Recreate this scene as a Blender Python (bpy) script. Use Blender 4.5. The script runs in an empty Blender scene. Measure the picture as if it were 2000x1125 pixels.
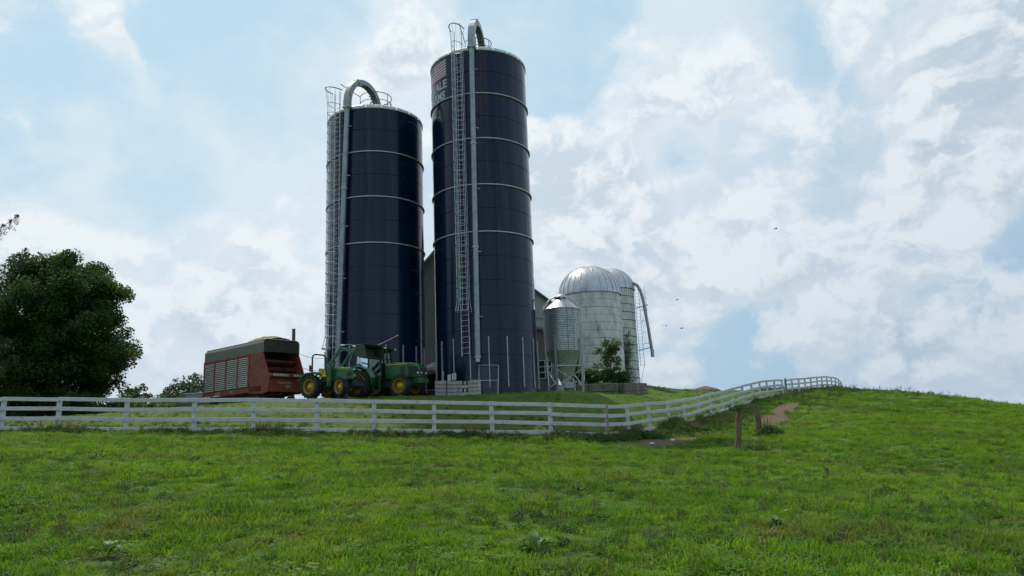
import bpy, math, random
import numpy as np
from math import sin, cos, pi, radians as rad
from mathutils import Vector, Matrix

random.seed(4); RNG = np.random.default_rng(11)
sc = bpy.context.scene
COL = sc.collection

# ------------------------------------------------------------------ camera
CZ = 1.65
PITCH, ROLL = 0.2008, -0.0382
cam_d = bpy.data.cameras.new('camera'); cam = bpy.data.objects.new('camera', cam_d); COL.objects.link(cam)
cam_d.sensor_width = 36; cam_d.lens = 27.0; cam_d.clip_end = 3000; cam_d.clip_start = .05
_f = Vector((0, cos(PITCH), sin(PITCH))); _u = Vector((0, -sin(PITCH), cos(PITCH))); _r = Vector((1, 0, 0))
_R = _r*cos(ROLL) + _u*sin(ROLL); _U = -_r*sin(ROLL) + _u*cos(ROLL)
cam.matrix_world = Matrix(((_R.x, _U.x, -_f.x, 0), (_R.y, _U.y, -_f.y, 0), (_R.z, _U.z, -_f.z, CZ), (0, 0, 0, 1)))
sc.camera = cam
sc.render.resolution_x = 1024; sc.render.resolution_y = 576

# ------------------------------------------------------------------ light
SUN_EL, SUN_AZ = rad(57), rad(-30)          # azimuth measured from +Y towards +X
sun_vec = Vector((sin(SUN_AZ)*cos(SUN_EL), cos(SUN_AZ)*cos(SUN_EL), sin(SUN_EL)))
sd = bpy.data.lights.new('sun', 'SUN'); so = bpy.data.objects.new('sun', sd); COL.objects.link(so)
sd.energy = 3.4; sd.angle = rad(.6); sd.color = (1.0, .94, .84)
so.rotation_mode = 'QUATERNION'; so.rotation_quaternion = sun_vec.to_track_quat('Z', 'Y')
so.location = (0, 0, 60)
sc.view_settings.view_transform = 'Standard'; sc.view_settings.look = 'None'
sc.view_settings.exposure = 0.0; sc.view_settings.gamma = 1.0; sc.view_settings.use_curve_mapping = False

class NT:
    """small wrapper for building node trees"""
    def __init__(s, nt): s.nt = nt; s.n = nt.nodes; s.l = nt.links
    def new(s, t, **kw):
        n = s.n.new(t)
        for k, v in kw.items(): setattr(n, k, v)
        return n
    def set(s, sock, v):
        if isinstance(v, bpy.types.NodeSocket): s.l.new(v, sock)
        elif isinstance(v, (tuple, list)) and len(v) == 3 and sock.type == 'RGBA': sock.default_value = (*v, 1)
        else: sock.default_value = v
    def math(s, op, a, b=0.0, c=0.0, clamp=False):
        n = s.new('ShaderNodeMath', operation=op, use_clamp=clamp)
        for i, v in enumerate((a, b, c)): s.set(n.inputs[i], v)
        return n.outputs[0]
    def vmath(s, op, a, b=(0, 0, 0), out=0, scale=None):
        n = s.new('ShaderNodeVectorMath', operation=op); s.set(n.inputs[0], a); s.set(n.inputs[1], b)
        if scale is not None: s.set(n.inputs[3], scale)
        return n.outputs[out]
    def noise(s, vec, scale, detail=4, rough=.55, dist=0, out='Fac'):
        n = s.new('ShaderNodeTexNoise'); s.set(n.inputs['Vector'], vec)
        n.inputs['Scale'].default_value = scale; n.inputs['Detail'].default_value = detail
        n.inputs['Roughness'].default_value = rough; n.inputs['Distortion'].default_value = dist
        return n.outputs[out]
    def ramp(s, v, a, b, lo=0.0, hi=1.0, smooth=True):
        n = s.new('ShaderNodeMapRange'); n.interpolation_type = 'SMOOTHSTEP' if smooth else 'LINEAR'
        s.set(n.inputs['Value'], v); s.set(n.inputs['From Min'], a); s.set(n.inputs['From Max'], b)
        s.set(n.inputs['To Min'], lo); s.set(n.inputs['To Max'], hi); return n.outputs[0]
    def mix(s, f, a, b, blend='MIX'):
        n = s.new('ShaderNodeMix', data_type='RGBA', blend_type=blend)
        s.set(n.inputs[0], f); s.set(n.inputs[6], a); s.set(n.inputs[7], b); return n.outputs[2]

w = bpy.data.worlds.new('World'); sc.world = w; w.use_nodes = True
T = NT(w.node_tree); T.n.clear()
out = T.new('ShaderNodeOutputWorld'); bg = T.new('ShaderNodeBackground'); T.l.new(bg.outputs[0], out.inputs[0])
bg.inputs[1].default_value = 0.10
# drifting cumulus and clear gaps, each given by its direction
SKY_BLOBS = [(1310, 290, 42, -.14), (1340, 250, 40, -.08), (1130, 60, 120, -.22), (1080, 190, 90, -.14), (960, 40, 80, -.08), (450, 20, 130, -.20), (330, 60, 60, -.05), (60, 290, 160, -.07),
             (420, 330, 200, -.07), (650, 60, 70, -.08), (680, 300, 120, -.07), (1600, 160, 150, -.02), (1600, 330, 80, -.05), (1880, 600, 170, -.05), (1480, 560, 90, -.08), (1500, 680, 150, -.06), (1290, 690, 90, -.06), (150, 120, 150, -.08),
             (240, 60, 60, .12), (280, 160, 80, .08), (1340, 130, 130, .12), (1180, 300, 110, .12), (1130, 420, 110, .12), (1380, 400, 120, .11), (1440, 500, 90, .08), (590, 390, 60, .13), (580, 480, 80, .06),
             (520, 570, 110, .10), (420, 620, 130, .07), (170, 480, 130, .08), (40, 420, 90, .08), (1760, 330, 120, .12), (1930, 130, 110, .15), (1930, 350, 110, .10), (1620, 500, 80, .10), (1560, 600, 80, .06), (790, 120, 60, .13), (1000, 140, 40, .08),
             (1300, 580, 110, .10), (140, 260, 70, .12), (1770, 680, 70, .09), (1320, 690, 60, .08), (700, 20, 60, .0)]
sky = T.new('ShaderNodeTexSky', sky_type='NISHITA'); sky.sun_disc = False
sky.sun_elevation = SUN_EL; sky.sun_rotation = SUN_AZ
sky.air_density = 1.0; sky.dust_density = 1.2; sky.ozone_density = 1.0; sky.altitude = 150
tc = T.new('ShaderNodeTexCoord'); D = T.vmath('NORMALIZE', tc.outputs['Generated'])
CP = T.vmath('MULTIPLY', D, (1, 1, 1.25))
warp = T.noise(CP, 4.0, 6, .6, out='Color')
CW = T.vmath('ADD', CP, T.vmath('SCALE', T.vmath('SUBTRACT', warp, (.5, .5, .5)), scale=.16))
def cloud_field(off, det):
    q = T.vmath('ADD', CW, off) if off else CW
    return T.math('ADD', T.math('MULTIPLY', T.noise(q, 3.4, 2, .5), .45), T.math('MULTIPLY', T.noise(q, 9.0, det, .56), .55))
dens = cloud_field(None, 12)
DW = T.vmath('NORMALIZE', T.vmath('ADD', D, T.vmath('SCALE', T.vmath('SUBTRACT', T.noise(CP, 7.0, 5, .6, out='Color'), (.5, .5, .5)), scale=.17)))
up = Vector((0, 0, 1)); side_ = tuple((sun_vec*.5+up*.5)*.026)
dens_l = cloud_field(side_, 5); dens_s = cloud_field(None, 5)
def pxdir(px, py):
    v = _f*1500 + _R*(px-1000) - _U*(py-562.5); return v.normalized()
def blob(px, py, rpx):
    d = pxdir(px, py); k = 2.0/((rpx/1500.0)**2)
    dt = T.vmath('DOT_PRODUCT', DW, tuple(d), out=1)
    return T.math('EXPONENT', T.math('MULTIPLY', T.math('SUBTRACT', dt, 1.0), k))
bias = 0.0
for px, py, r, a in SKY_BLOBS:
    bias = T.math('ADD', T.math('MULTIPLY', blob(px, py, r), a), bias)
dens = T.math('ADD', dens, bias)
mask = T.ramp(dens, .455, .565)
lit = T.math('SUBTRACT', dens_l, dens_s)
shade = T.math('MULTIPLY', T.ramp(lit, -.040, .040), T.ramp(dens, .50, .66, .40, 1))
sunny = T.vmath('DOT_PRODUCT', D, tuple(sun_vec), out=1)
glow = T.ramp(sunny, .28, .84)
white = T.mix(glow, (7.3, 8.0, 8.6), (8.9, 9.4, 9.6))
grey = T.mix(glow, (4.0, 5.1, 6.4), (6.2, 7.3, 8.1))
ccol = T.mix(shade, white, grey)
veil = T.mix(glow, (2.6, 4.9, 7.3), (5.2, 7.8, 9.3))
base = T.mix(.72, sky.outputs[0], veil)
thin = T.ramp(T.math('ADD', T.noise(CW, 2.3, 5, .6), T.math('ADD', T.math('MULTIPLY', T.math('MAXIMUM', bias, -.09), 1.6), T.math('MULTIPLY', glow, .05))), .36, .58, .10, .82)
base = T.mix(thin, base, T.mix(glow, (4.1, 5.5, 7.0), (7.6, 8.6, 9.2)))
hz = T.math('POWER', T.math('SUBTRACT', 1.0, T.math('MAXIMUM', T.vmath('DOT_PRODUCT', D, (0, 0, 1), out=1), 0.0)), 3.6)
full = T.mix(mask, base, ccol)
T.l.new(T.mix(T.math('MULTIPLY', hz, .48), full, T.mix(glow, (4.0, 5.3, 6.6), (6.7, 7.8, 8.5))), bg.inputs[0])

# ------------------------------------------------------------------ materials
def mat(name, col, rough=.6, metal=0, var=.2, scale=4, bump=0, bscale=30, col2=None, stretch=(1, 1, 1), dirt=None, spec=.5, coat=0, trans=0, world=False):
    m = bpy.data.materials.new(name); m.use_nodes = True; t = NT(m.node_tree)
    p = t.n['Principled BSDF']; g = t.new('ShaderNodeTexCoord'); v = t.vmath('MULTIPLY', t.new('ShaderNodeNewGeometry').outputs['Position'] if world else g.outputs['Object'], stretch)
    n = t.noise(v, scale, 6, .6)
    c2 = col2 or tuple(c*(1-var) for c in col); c1 = col if col2 else tuple(min(1, c*(1+var)) for c in col)
    c = t.mix(t.ramp(n, .35, .65), c2, c1)
    if dirt:
        dc, lo, hi, ds = dirt
        c = t.mix(t.ramp(t.noise(v, ds, 8, .65), lo, hi), c, dc)
    t.set(p.inputs['Base Color'], c)
    r = t.ramp(t.noise(v, scale*2.3, 4), .3, .7, max(0, rough-.08), min(1, rough+.1)); t.set(p.inputs['Roughness'], r)
    p.inputs['Metallic'].default_value = metal; p.inputs['Specular IOR Level'].default_value = spec
    p.inputs['Coat Weight'].default_value = coat
    if trans: p.inputs['Transmission Weight'].default_value = trans
    if bump:
        b = t.new('ShaderNodeBump'); b.inputs['Strength'].default_value = bump; b.inputs['Distance'].default_value = .02
        t.set(b.inputs['Height'], t.noise(v, bscale, 5, .6)); t.l.new(b.outputs[0], p.inputs['Normal'])
    return m

def leafmat(name, c1, c2, c3, transl=.35, nscale=.6, rough=.5, flower=None):
    """per-leaf colour variation plus clump-scale variation; partly translucent"""
    m = bpy.data.materials.new(name); m.use_nodes = True; t = NT(m.node_tree); t.n.clear()
    o = t.new('ShaderNodeOutputMaterial'); g = t.new('ShaderNodeNewGeometry'); rnd = g.outputs['Random Per Island']
    n = t.noise(g.outputs['Position'], nscale, 4, .6)
    a = t.mix(t.ramp(n, .38, .62), c1, c2); c = t.mix(t.math('MULTIPLY', t.math('POWER', rnd, 3.0), .6), a, c3)
    c = t.mix(t.math('MULTIPLY', t.math('FRACT', t.math('MULTIPLY', rnd, 37.7)), .45), c, tuple(x*.55 for x in c1))
    p = t.new('ShaderNodeBsdfPrincipled'); t.set(p.inputs['Base Color'], c); p.inputs['Roughness'].default_value = rough
    p.inputs['Specular IOR Level'].default_value = .35
    tr = t.new('ShaderNodeBsdfTranslucent'); t.set(tr.inputs['Color'], t.mix(.5, c, (c3[0]*1.1, c3[1]*1.1, c3[2]*.7)))
    mx = t.new('ShaderNodeMixShader'); mx.inputs[0].default_value = transl
    t.l.new(p.outputs[0], mx.inputs[1]); t.l.new(tr.outputs[0], mx.inputs[2]); t.l.new(mx.outputs[0], o.inputs[0])
    return m

def field_color(t):
    """colour of the pasture by world position, shared by soil sheet and blades"""
    g = t.new('ShaderNodeNewGeometry'); P = t.vmath('MULTIPLY', g.outputs['Position'], (1, 1, .2))
    a = t.noise(P, .16, 4, .6, .6); b = t.noise(P, .55, 5, .65, 1.0); d = t.noise(P, 1.7, 5, .65)
    c = t.mix(t.ramp(a, .36, .62), (.060, .132, .012), (.115, .205, .012))
    c = t.mix(t.ramp(b, .44, .66, 0, .75), c, (.042, .104, .016))
    c = t.mix(t.ramp(d, .52, .70, 0, .65), c, (.125, .215, .014))
    dry = t.math('MULTIPLY', t.ramp(t.noise(P, .33, 5, .65, .8), .50, .68), t.ramp(d, .35, .6))
    c = t.mix(t.math('MULTIPLY', dry, .85), c, (.125, .095, .045))
    s_ = t.new('ShaderNodeSeparateXYZ'); t.l.new(g.outputs['Position'], s_.inputs[0])
    bank = t.math('MULTIPLY', t.ramp(s_.outputs[1], 32.6, 33.6), t.ramp(s_.outputs[1], 37.6, 39.0, 1, 0))
    bank = t.math('MULTIPLY', bank, t.ramp(s_.outputs[0], 6.5, 8.5, 1, 0))
    bank = t.math('MULTIPLY', bank, t.ramp(t.noise(P, .6, 4, .6), .35, .6, .25, .85))
    c = t.mix(t.math('MULTIPLY', bank, .7), c, (.135, .145, .035))
    return g, P, c

MG = bpy.data.materials.new('pasture_ground'); MG.use_nodes = True
t = NT(MG.node_tree); p = t.n['Principled BSDF']; g, P, c = field_color(t)
f1 = t.noise(P, 14, 6, .7); f2 = t.noise(P, 60, 4, .7)
c = t.mix(t.ramp(f1, .35, .7, 0, .8), c, (.020, .045, .010)); c = t.mix(t.ramp(f2, .5, .75, 0, .5), c, (.10, .13, .04))
# bare soil where cattle and machines have worn the turf
wob = t.vmath('SCALE', t.vmath('SUBTRACT', t.noise(P, .9, 5, .65, out='Color'), (.5, .5, .5)), scale=2.2)
PW = t.vmath('ADD', P, wob); soil = 0.0
BARE = [(4.9, 30.9, 1.5, 1.1, .9), (6.3, 33.0, 2.2, 1.2, 1.0), (7.6, 35.2, 1.5, .8, 1.0), (15.4, 46.8, .8, 3.0, -.42), (18.2, 52.6, .8, 4.2, -.5), (11.9, 39.5, .6, 1.6, -.3), (10.4, 33.2, .9, .6, 0), (8.7, 28.0, .8, .4, 0)]
for bx, by, ra, rb, an in BARE:
    q = t.vmath('SUBTRACT', PW, (bx, by, 0)); s_ = t.new('ShaderNodeSeparateXYZ'); t.l.new(q, s_.inputs[0])
    X, Y = s_.outputs[0], s_.outputs[1]
    u = t.math('ADD', t.math('MULTIPLY', X, cos(an)/ra), t.math('MULTIPLY', Y, sin(an)/ra))
    v = t.math('ADD', t.math('MULTIPLY', X, -sin(an)/rb), t.math('MULTIPLY', Y, cos(an)/rb))
    r2 = t.math('ADD', t.math('MULTIPLY', u, u), t.math('MULTIPLY', v, v))
    soil = t.math('MAXIMUM', soil, t.ramp(r2, .75, 1.25, 1, 0))
sc_ = t.mix(t.ramp(t.noise(P, 5, 6, .7), .35, .7), (.095, .062, .038), (.165, .118, .072))
c = t.mix(soil, c, sc_)
t.set(p.inputs['Base Color'], c); p.inputs['Roughness'].default_value = .9; p.inputs['Specular IOR Level'].default_value = .2
b = t.new('ShaderNodeBump'); b.inputs['Strength'].default_value = .9; b.inputs['Distance'].default_value = .06
t.set(b.inputs['Height'], t.math('ADD', f1, t.math('MULTIPLY', f2, .4))); t.l.new(b.outputs[0], p.inputs['Normal'])

def blademat(name, tint=(1, 1, 1), transl=.4):
    m = bpy.data.materials.new(name); m.use_nodes = True; t = NT(m.node_tree); t.n.clear()
    o = t.new('ShaderNodeOutputMaterial'); g, P, c = field_color(t); rnd = g.outputs['Random Per Island']
    c = t.mix(t.ramp(rnd, .80, 1.0, 0, .55), c, (.16, .20, .06)); c = t.mix(t.ramp(rnd, .0, .16, .5, 0), c, (.16, .13, .07))
    oi = t.new('ShaderNodeObjectInfo'); r1 = oi.outputs['Random']
    c = t.mix(t.ramp(r1, .0, .26, .65, 0), c, (.030, .082, .016)); c = t.mix(t.ramp(r1, .78, 1.0, 0, .6), c, (.17, .235, .025))
    c = t.mix(t.ramp(t.math('FRACT', t.math('MULTIPLY', r1, 17.3)), .90, 1.0, 0, .7), c, (.15, .12, .06))
    c = t.mix(1.0, c, (tint[0]*1.26, tint[1]*1.40, tint[2]*1.0), 'MULTIPLY')
    p = t.new('ShaderNodeBsdfPrincipled'); t.set(p.inputs['Base Color'], c); p.inputs['Roughness'].default_value = .65
    p.inputs['Specular IOR Level'].default_value = .14
    tr = t.new('ShaderNodeBsdfTranslucent'); t.set(tr.inputs['Color'], t.mix(1.0, c, (1.5, 1.5, .8), 'MULTIPLY'))
    mx = t.new('ShaderNodeMixShader'); mx.inputs[0].default_value = transl
    t.l.new(p.outputs[0], mx.inputs[1]); t.l.new(tr.outputs[0], mx.inputs[2]); t.l.new(mx.outputs[0], o.inputs[0])
    return m

M = {}
M['navy'] = mat('navy_enamel', (.0038, .0140, .046), .12, scale=.7, col2=(.0024, .0085, .027), spec=.32, bump=.03, bscale=.9, stretch=(1.6, 1.6, .14), dirt=((.014, .024, .044), .52, .82, 2.2), world=True)
M['core'] = mat('dark_joint', (.004, .005, .009), .6)
M['galv'] = mat('galvanized_steel', (.46, .50, .52), .42, metal=.65, var=.18, scale=6, bump=.1, bscale=60)
M['galv_dull'] = mat('dull_galvanized_steel', (.40, .43, .45), .5, metal=.35, var=.15, scale=5)
M['duct'] = mat('duct_steel', (.27, .31, .33), .42, metal=.5, var=.15, scale=3)
M['rim'] = mat('pale_cap_sheet', (.60, .62, .62), .45, var=.1, scale=3)
M['rail'] = mat('dark_grey_pipe', (.17, .19, .20), .5, metal=.3)
M['alu'] = mat('dome_aluminium', (.47, .49, .51), .33, metal=.8, var=.10, scale=1.2, bump=.02, bscale=3, dirt=((.27, .26, .23), .56, .85, 2.5), world=True)
M['conc'] = mat('white_stave_concrete', (.60, .61, .60), .85, var=.16, scale=1.6, bump=.4, bscale=18, dirt=((.17, .18, .15), .52, .78, 1.9), stretch=(1, 1, .45), world=True)
M['joint'] = mat('dark_mortar', (.07, .075, .06), .9)
M['block'] = mat('grey_cast_block', (.16, .15, .12), .9, var=.25, scale=2.2, bump=.5, bscale=14, dirt=((.10, .09, .035), .48, .7, 1.2), world=True)
M['white'] = mat('weathered_white_paint', (.50, .53, .525), .6, var=.07, scale=3, bump=.15, bscale=30, dirt=((.24, .26, .20), .50, .80, 4.0), stretch=(1, 1, 1.5), world=True)
M['tan'] = mat('stained_fence_wood', (.30, .235, .165), .75, var=.2, scale=5, dirt=((.12, .08, .06), .6, .75, 6.0), bump=.3)
M['wood'] = mat('rough_post_wood', (.15, .105, .066), .9, var=.35, scale=7, bump=.6, bscale=22, stretch=(3, 3, .5))
M['palewood'] = mat('grey_weathered_board', (.255, .25, .23), .85, var=.2, scale=5, bump=.4, bscale=30)
M['red'] = mat('faded_red_paint', (.215, .042, .024), .5, var=.22, scale=2.5, dirt=((.10, .045, .035), .50, .75, 2.2), world=True)
M['darkred'] = mat('dusty_red_inside', (.10, .022, .018), .7, var=.3)
M['slat'] = mat('ribbed_silver_panel', (.36, .38, .34), .5, metal=.2, var=.12)
M['canvas'] = mat('grey_screen_side', (.155, .152, .14), .7, var=.14, scale=9, stretch=(2, 2, .4), bump=.2)
M['darkscreen'] = mat('dark_screen_end', (.055, .050, .040), .8, var=.25, scale=3)  # upper front screen, darker than the side screens
M['hay'] = mat('chopped_forage', (.20, .155, .085), .95, var=.35, scale=14, bump=1.0, bscale=30)
M['black'] = mat('black_opening', (.012, .012, .012), .8)
M['tyre'] = mat('dusty_rubber', (.022, .022, .021), .8, var=.3, scale=4, dirt=((.06, .052, .04), .5, .8, 3.0))
M['green'] = mat('tractor_green_paint', (.007, .105, .026), .30, var=.15, scale=2, dirt=((.05, .09, .04), .58, .85, 3.0), coat=.3)
M['yellow'] = mat('tractor_yellow_paint', (.62, .40, .012), .42, var=.12, scale=4, dirt=((.20, .15, .06), .55, .8, 5.0))
M['iron'] = mat('dark_machine_iron', (.022, .024, .022), .6, var=.3)
M['mudshade'] = mat('muddy_shade_yellow', (.10, .065, .018), .8, var=.4, scale=8)  # dark tone holds painted wheel dish shade as well as mud
M['worn'] = mat('worn_dark_green_steel', (.030, .055, .036), .6, var=.35, scale=4, dirt=((.06, .055, .05), .5, .75, 3.0))
M['chrome'] = mat('bright_rod', (.6, .6, .6), .2, metal=1)
M['lampglass'] = mat('headlight_lens', (.75, .75, .72), .15, spec=.8)
M['amber'] = mat('amber_lens', (.55, .12, .01), .3)
M['sign'] = mat('white_sign_face', (.66, .68, .68), .6, var=.06)
M['letter'] = mat('grey_white_lettering', (.42, .45, .48), .6, var=.08)
M['flagred'] = mat('faded_flag_red', (.24, .085, .09), .55, var=.08)
M['flagwhite'] = mat('faded_flag_white', (.50, .47, .49), .55, var=.06)
M['flagblue'] = mat('faded_flag_blue', (.09, .12, .20), .55, var=.06)
M['barn'] = mat('grey_barn_siding', (.145, .15, .145), .75, var=.14, scale=3, bump=.3, bscale=8, stretch=(6, 6, .25))
M['barnlight'] = mat('pale_barn_siding', (.40, .44, .42), .7, var=.1, scale=3, bump=.3, bscale=8, stretch=(6, 6, .25))
M['barnbrown'] = mat('brown_grey_siding', (.17, .155, .135), .8, var=.15, scale=3, bump=.3, stretch=(6, 6, .3))
M['roof'] = mat('grey_roof_sheet', (.16, .165, .16), .5, metal=.3)
M['bark'] = mat('tree_bark', (.075, .062, .048), .95, var=.3, scale=5, bump=.7, bscale=14, stretch=(2, 2, .4))
M['car'] = mat('dark_car_paint', (.02, .022, .026), .25, coat=.5)
M['feather'] = mat('dark_feathers', (.02, .02, .022), .8)
M['wire'] = mat('cable_black', (.05, .05, .055), .6)
M['earth'] = mat('bare_earth', (.12, .092, .06), .95, var=.3, scale=4, bump=.6)
M['stone'] = mat('pale_stone', (.55, .54, .5), .85, bump=.4)
M['maple'] = leafmat('maple_leaves', (.025, .060, .013), (.044, .095, .018), (.095, .15, .033), .30, .35, .7)
M['spruce'] = leafmat('spruce_needles', (.022, .036, .022), (.034, .048, .026), (.06, .065, .035), .12, .8)
M['fartree'] = leafmat('hazed_distant_leaves', (.050, .085, .048), (.068, .105, .052), (.11, .15, .075), .2, .25)  # distance haze mixed into the leaf colour: paler and bluer
M['bush'] = leafmat('light_bush_leaves', (.075, .14, .022), (.11, .19, .03), (.16, .25, .05), .35, .6)
M['sumac'] = leafmat('shrub_leaves', (.030, .080, .020), (.055, .125, .028), (.10, .18, .04), .35, .7)
M['vine'] = leafmat('vine_leaves', (.06, .09, .03), (.09, .12, .035), (.15, .18, .05), .35, 1.2)
M['weed'] = leafmat('fence_weed_leaves', (.034, .090, .018), (.055, .130, .020), (.09, .18, .03), .42, .8, .65)
M['stalk'] = leafmat('seed_stalks', (.11, .085, .045), (.14, .12, .05), (.18, .15, .08), .3, 1.0, .7)
M['dock'] = leafmat('broad_leaf_weed', (.06, .15, .015), (.085, .20, .02), (.13, .25, .03), .4, 2.0)
M['blade'] = blademat('grass_blades'); M['clover'] = blademat('clover_leaves', (.72, .85, .95), .3)
gm = bpy.data.materials.new('cab_glass'); gm.use_nodes = True; t = NT(gm.node_tree); t.n.clear()
o_ = t.new('ShaderNodeOutputMaterial'); a_ = t.new('ShaderNodeBsdfTransparent'); a_.inputs[0].default_value = (.42, .50, .48, 1)
b_ = t.new('ShaderNodeBsdfGlossy'); b_.inputs['Roughness'].default_value = .05; b_.inputs['Color'].default_value = (.8, .85, .85, 1)
fr = t.new('ShaderNodeFresnel'); fr.inputs[0].default_value = 1.7; mx = t.new('ShaderNodeMixShader')
t.l.new(t.math('ADD', fr.outputs[0], .06), mx.inputs[0]); t.l.new(a_.outputs[0], mx.inputs[1]); t.l.new(b_.outputs[0], mx.inputs[2]); t.l.new(mx.outputs[0], o_.inputs[0])
M['glass'] = gm

# ------------------------------------------------------------------ mesh helpers
class MB:
    def __init__(s): s.v = []; s.f = []; s.sm = []; s.mi = []
    def add(s, vs, fs, smooth=False, mi=0):
        o = len(s.v); s.v += [tuple(x) for x in vs]
        for f in fs: s.f.append(tuple(i+o for i in f)); s.sm.append(smooth); s.mi.append(mi)
    def box(s, c, d, rz=0, ry=0, rx=0, mi=0, taper=1.0):
        R = Matrix.Rotation(rz, 3, 'Z') @ Matrix.Rotation(ry, 3, 'Y') @ Matrix.Rotation(rx, 3, 'X'); vs = []
        for z in (-.5, .5):
            k = 1 if z < 0 else taper
            for x, y in ((-.5, -.5), (.5, -.5), (.5, .5), (-.5, .5)):
                vs.append(Vector(c) + R @ Vector((x*d[0]*k, y*d[1]*k, z*d[2])))
        s.add(vs, [(3, 2, 1, 0), (4, 5, 6, 7), (0, 1, 5, 4), (1, 2, 6, 5), (2, 3, 7, 6), (3, 0, 4, 7)], mi=mi)
    def beam(s, a, b, wd, h, up=(0, 0, 1), mi=0):
        """rectangular bar from a to b, wd across, h along up"""
        a, b = Vector(a), Vector(b); d = (b-a).normalized(); u = Vector(up); sd_ = d.cross(u)
        if sd_.length < 1e-4: sd_ = d.cross(Vector((1, 0, 0)))
        sd_.normalize(); u = sd_.cross(d).normalized()
        vs = [q + sd_*x*wd/2 + u*y*h/2 for q in (a, b) for x, y in ((-1, -1), (1, -1), (1, 1), (-1, 1))]
        s.add(vs, [(3, 2, 1, 0), (4, 5, 6, 7), (0, 1, 5, 4), (1, 2, 6, 5), (2, 3, 7, 6), (3, 0, 4, 7)], mi=mi)
    def tube(s, pts, r, n=6, closed=False, cap=True, mi=0):
        pts = [Vector(q) for q in pts]; N = len(pts); rs = r if isinstance(r, (list, tuple)) else [r]*N
        vs = []; ref = None
        for i, q in enumerate(pts):
            a = pts[(i-1) % N] if (closed or i > 0) else q; b = pts[(i+1) % N] if (closed or i < N-1) else q
            d = (b-a).normalized()
            if ref is None: ref = d.orthogonal().normalized()
            ref = (ref - d*ref.dot(d)); ref = ref.normalized() if ref.length > 1e-5 else d.orthogonal().normalized()
            e = d.cross(ref)
            vs += [q + (ref*cos(2*pi*k/n) + e*sin(2*pi*k/n))*rs[i] for k in range(n)]
        fs = []
        for i in range(N if closed else N-1):
            j = (i+1) % N
            fs += [(i*n+k, i*n+(k+1) % n, j*n+(k+1) % n, j*n+k) for k in range(n)]
        s.add(vs, fs, smooth=n > 4, mi=mi)
        if cap and not closed: s.add(vs[:n], [tuple(range(n))[::-1]], mi=mi); s.add(vs[-n:], [tuple(range(n))], mi=mi)
    def lathe(s, prof, n=32, a0=0, a1=2*pi, c=(0, 0, 0), smooth=True, axis='z', mi=0):
        full = abs(a1-a0-2*pi) < 1e-6; k = n if full else n+1; vs = []
        for r, z in prof:
            for i in range(k):
                a = a0 + (a1-a0)*i/n; x, y = r*sin(a), -r*cos(a)
                vs.append((c[0]+x, c[1]+y, c[2]+z) if axis == 'z' else (c[0]+x, c[1]+z, c[2]+y))
        fs = []
        for j in range(len(prof)-1):
            for i in range(n):
                i2 = (i+1) % k; q = (j*k+i, j*k+i2, (j+1)*k+i2, (j+1)*k+i)
                fs.append(q if axis == 'z' else q[::-1])
        s.add(vs, fs, smooth, mi=mi)
    def poly(s, pts2, y0, y1, plane='xz', mi=0):
        """extrude an outline"""
        n = len(pts2)
        mk = (lambda a, b, y: (a, y, b)) if plane == 'xz' else ((lambda a, b, y: (a, b, y)) if plane == 'xy' else (lambda a, b, y: (y, a, b)))
        vs = [mk(a, b, y0) for a, b in pts2] + [mk(a, b, y1) for a, b in pts2]
        fs = [tuple(range(n)), tuple(range(2*n-1, n-1, -1))] + [((i+1) % n, i, i+n, (i+1) % n+n) for i in range(n)]
        s.add(vs, fs, mi=mi)
    def mesh(s, name, mats):
        me = bpy.data.meshes.new(name); me.from_pydata(s.v, [], s.f)
        for m in (mats if isinstance(mats, (list, tuple)) else [mats]): me.materials.append(m)
        me.polygons.foreach_set('use_smooth', s.sm); me.polygons.foreach_set('material_index', s.mi); me.update()
        return me
    def build(s, name, mats, parent=None, **kw): return link(name, s.mesh(name, mats), parent, **kw)

def link(name, me, parent=None, loc=None, rz=None, **props):
    o = bpy.data.objects.new(name, me); COL.objects.link(o)
    if parent is not None: o.parent = parent
    if loc is not None: o.location = loc
    if rz is not None: o.rotation_euler = (0, 0, rz)
    for k, v in props.items(): o[k] = v
    return o
def thing(name, label, cat, loc=(0, 0, 0), rz=0, group=None):
    o = link(name, None, None, loc, rz, label=label, category=cat)
    if group: o['group'] = group
    return o
def bevel(o, wd=.01, seg=2):
    m = o.modifiers.new('bevel', 'BEVEL'); m.width = wd; m.segments = seg; m.limit_method = 'ANGLE'; m.angle_limit = rad(40); return o

def fastmesh(name, V, F, m, attrs=None, smooth=False):
    """numpy verts (n,3) and faces (k,c)"""
    me = bpy.data.meshes.new(name); n, k, c = len(V), len(F), F.shape[1]
    me.vertices.add(n); me.vertices.foreach_set('co', np.ascontiguousarray(V, dtype=np.float32).ravel())
    me.loops.add(k*c); me.loops.foreach_set('vertex_index', np.ascontiguousarray(F, dtype=np.int32).ravel())
    me.polygons.add(k); me.polygons.foreach_set('loop_start', np.arange(0, k*c, c, dtype=np.int32))
    me.polygons.foreach_set('use_smooth', np.full(k, smooth)); me.materials.append(m); me.update(calc_edges=True); return me

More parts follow.
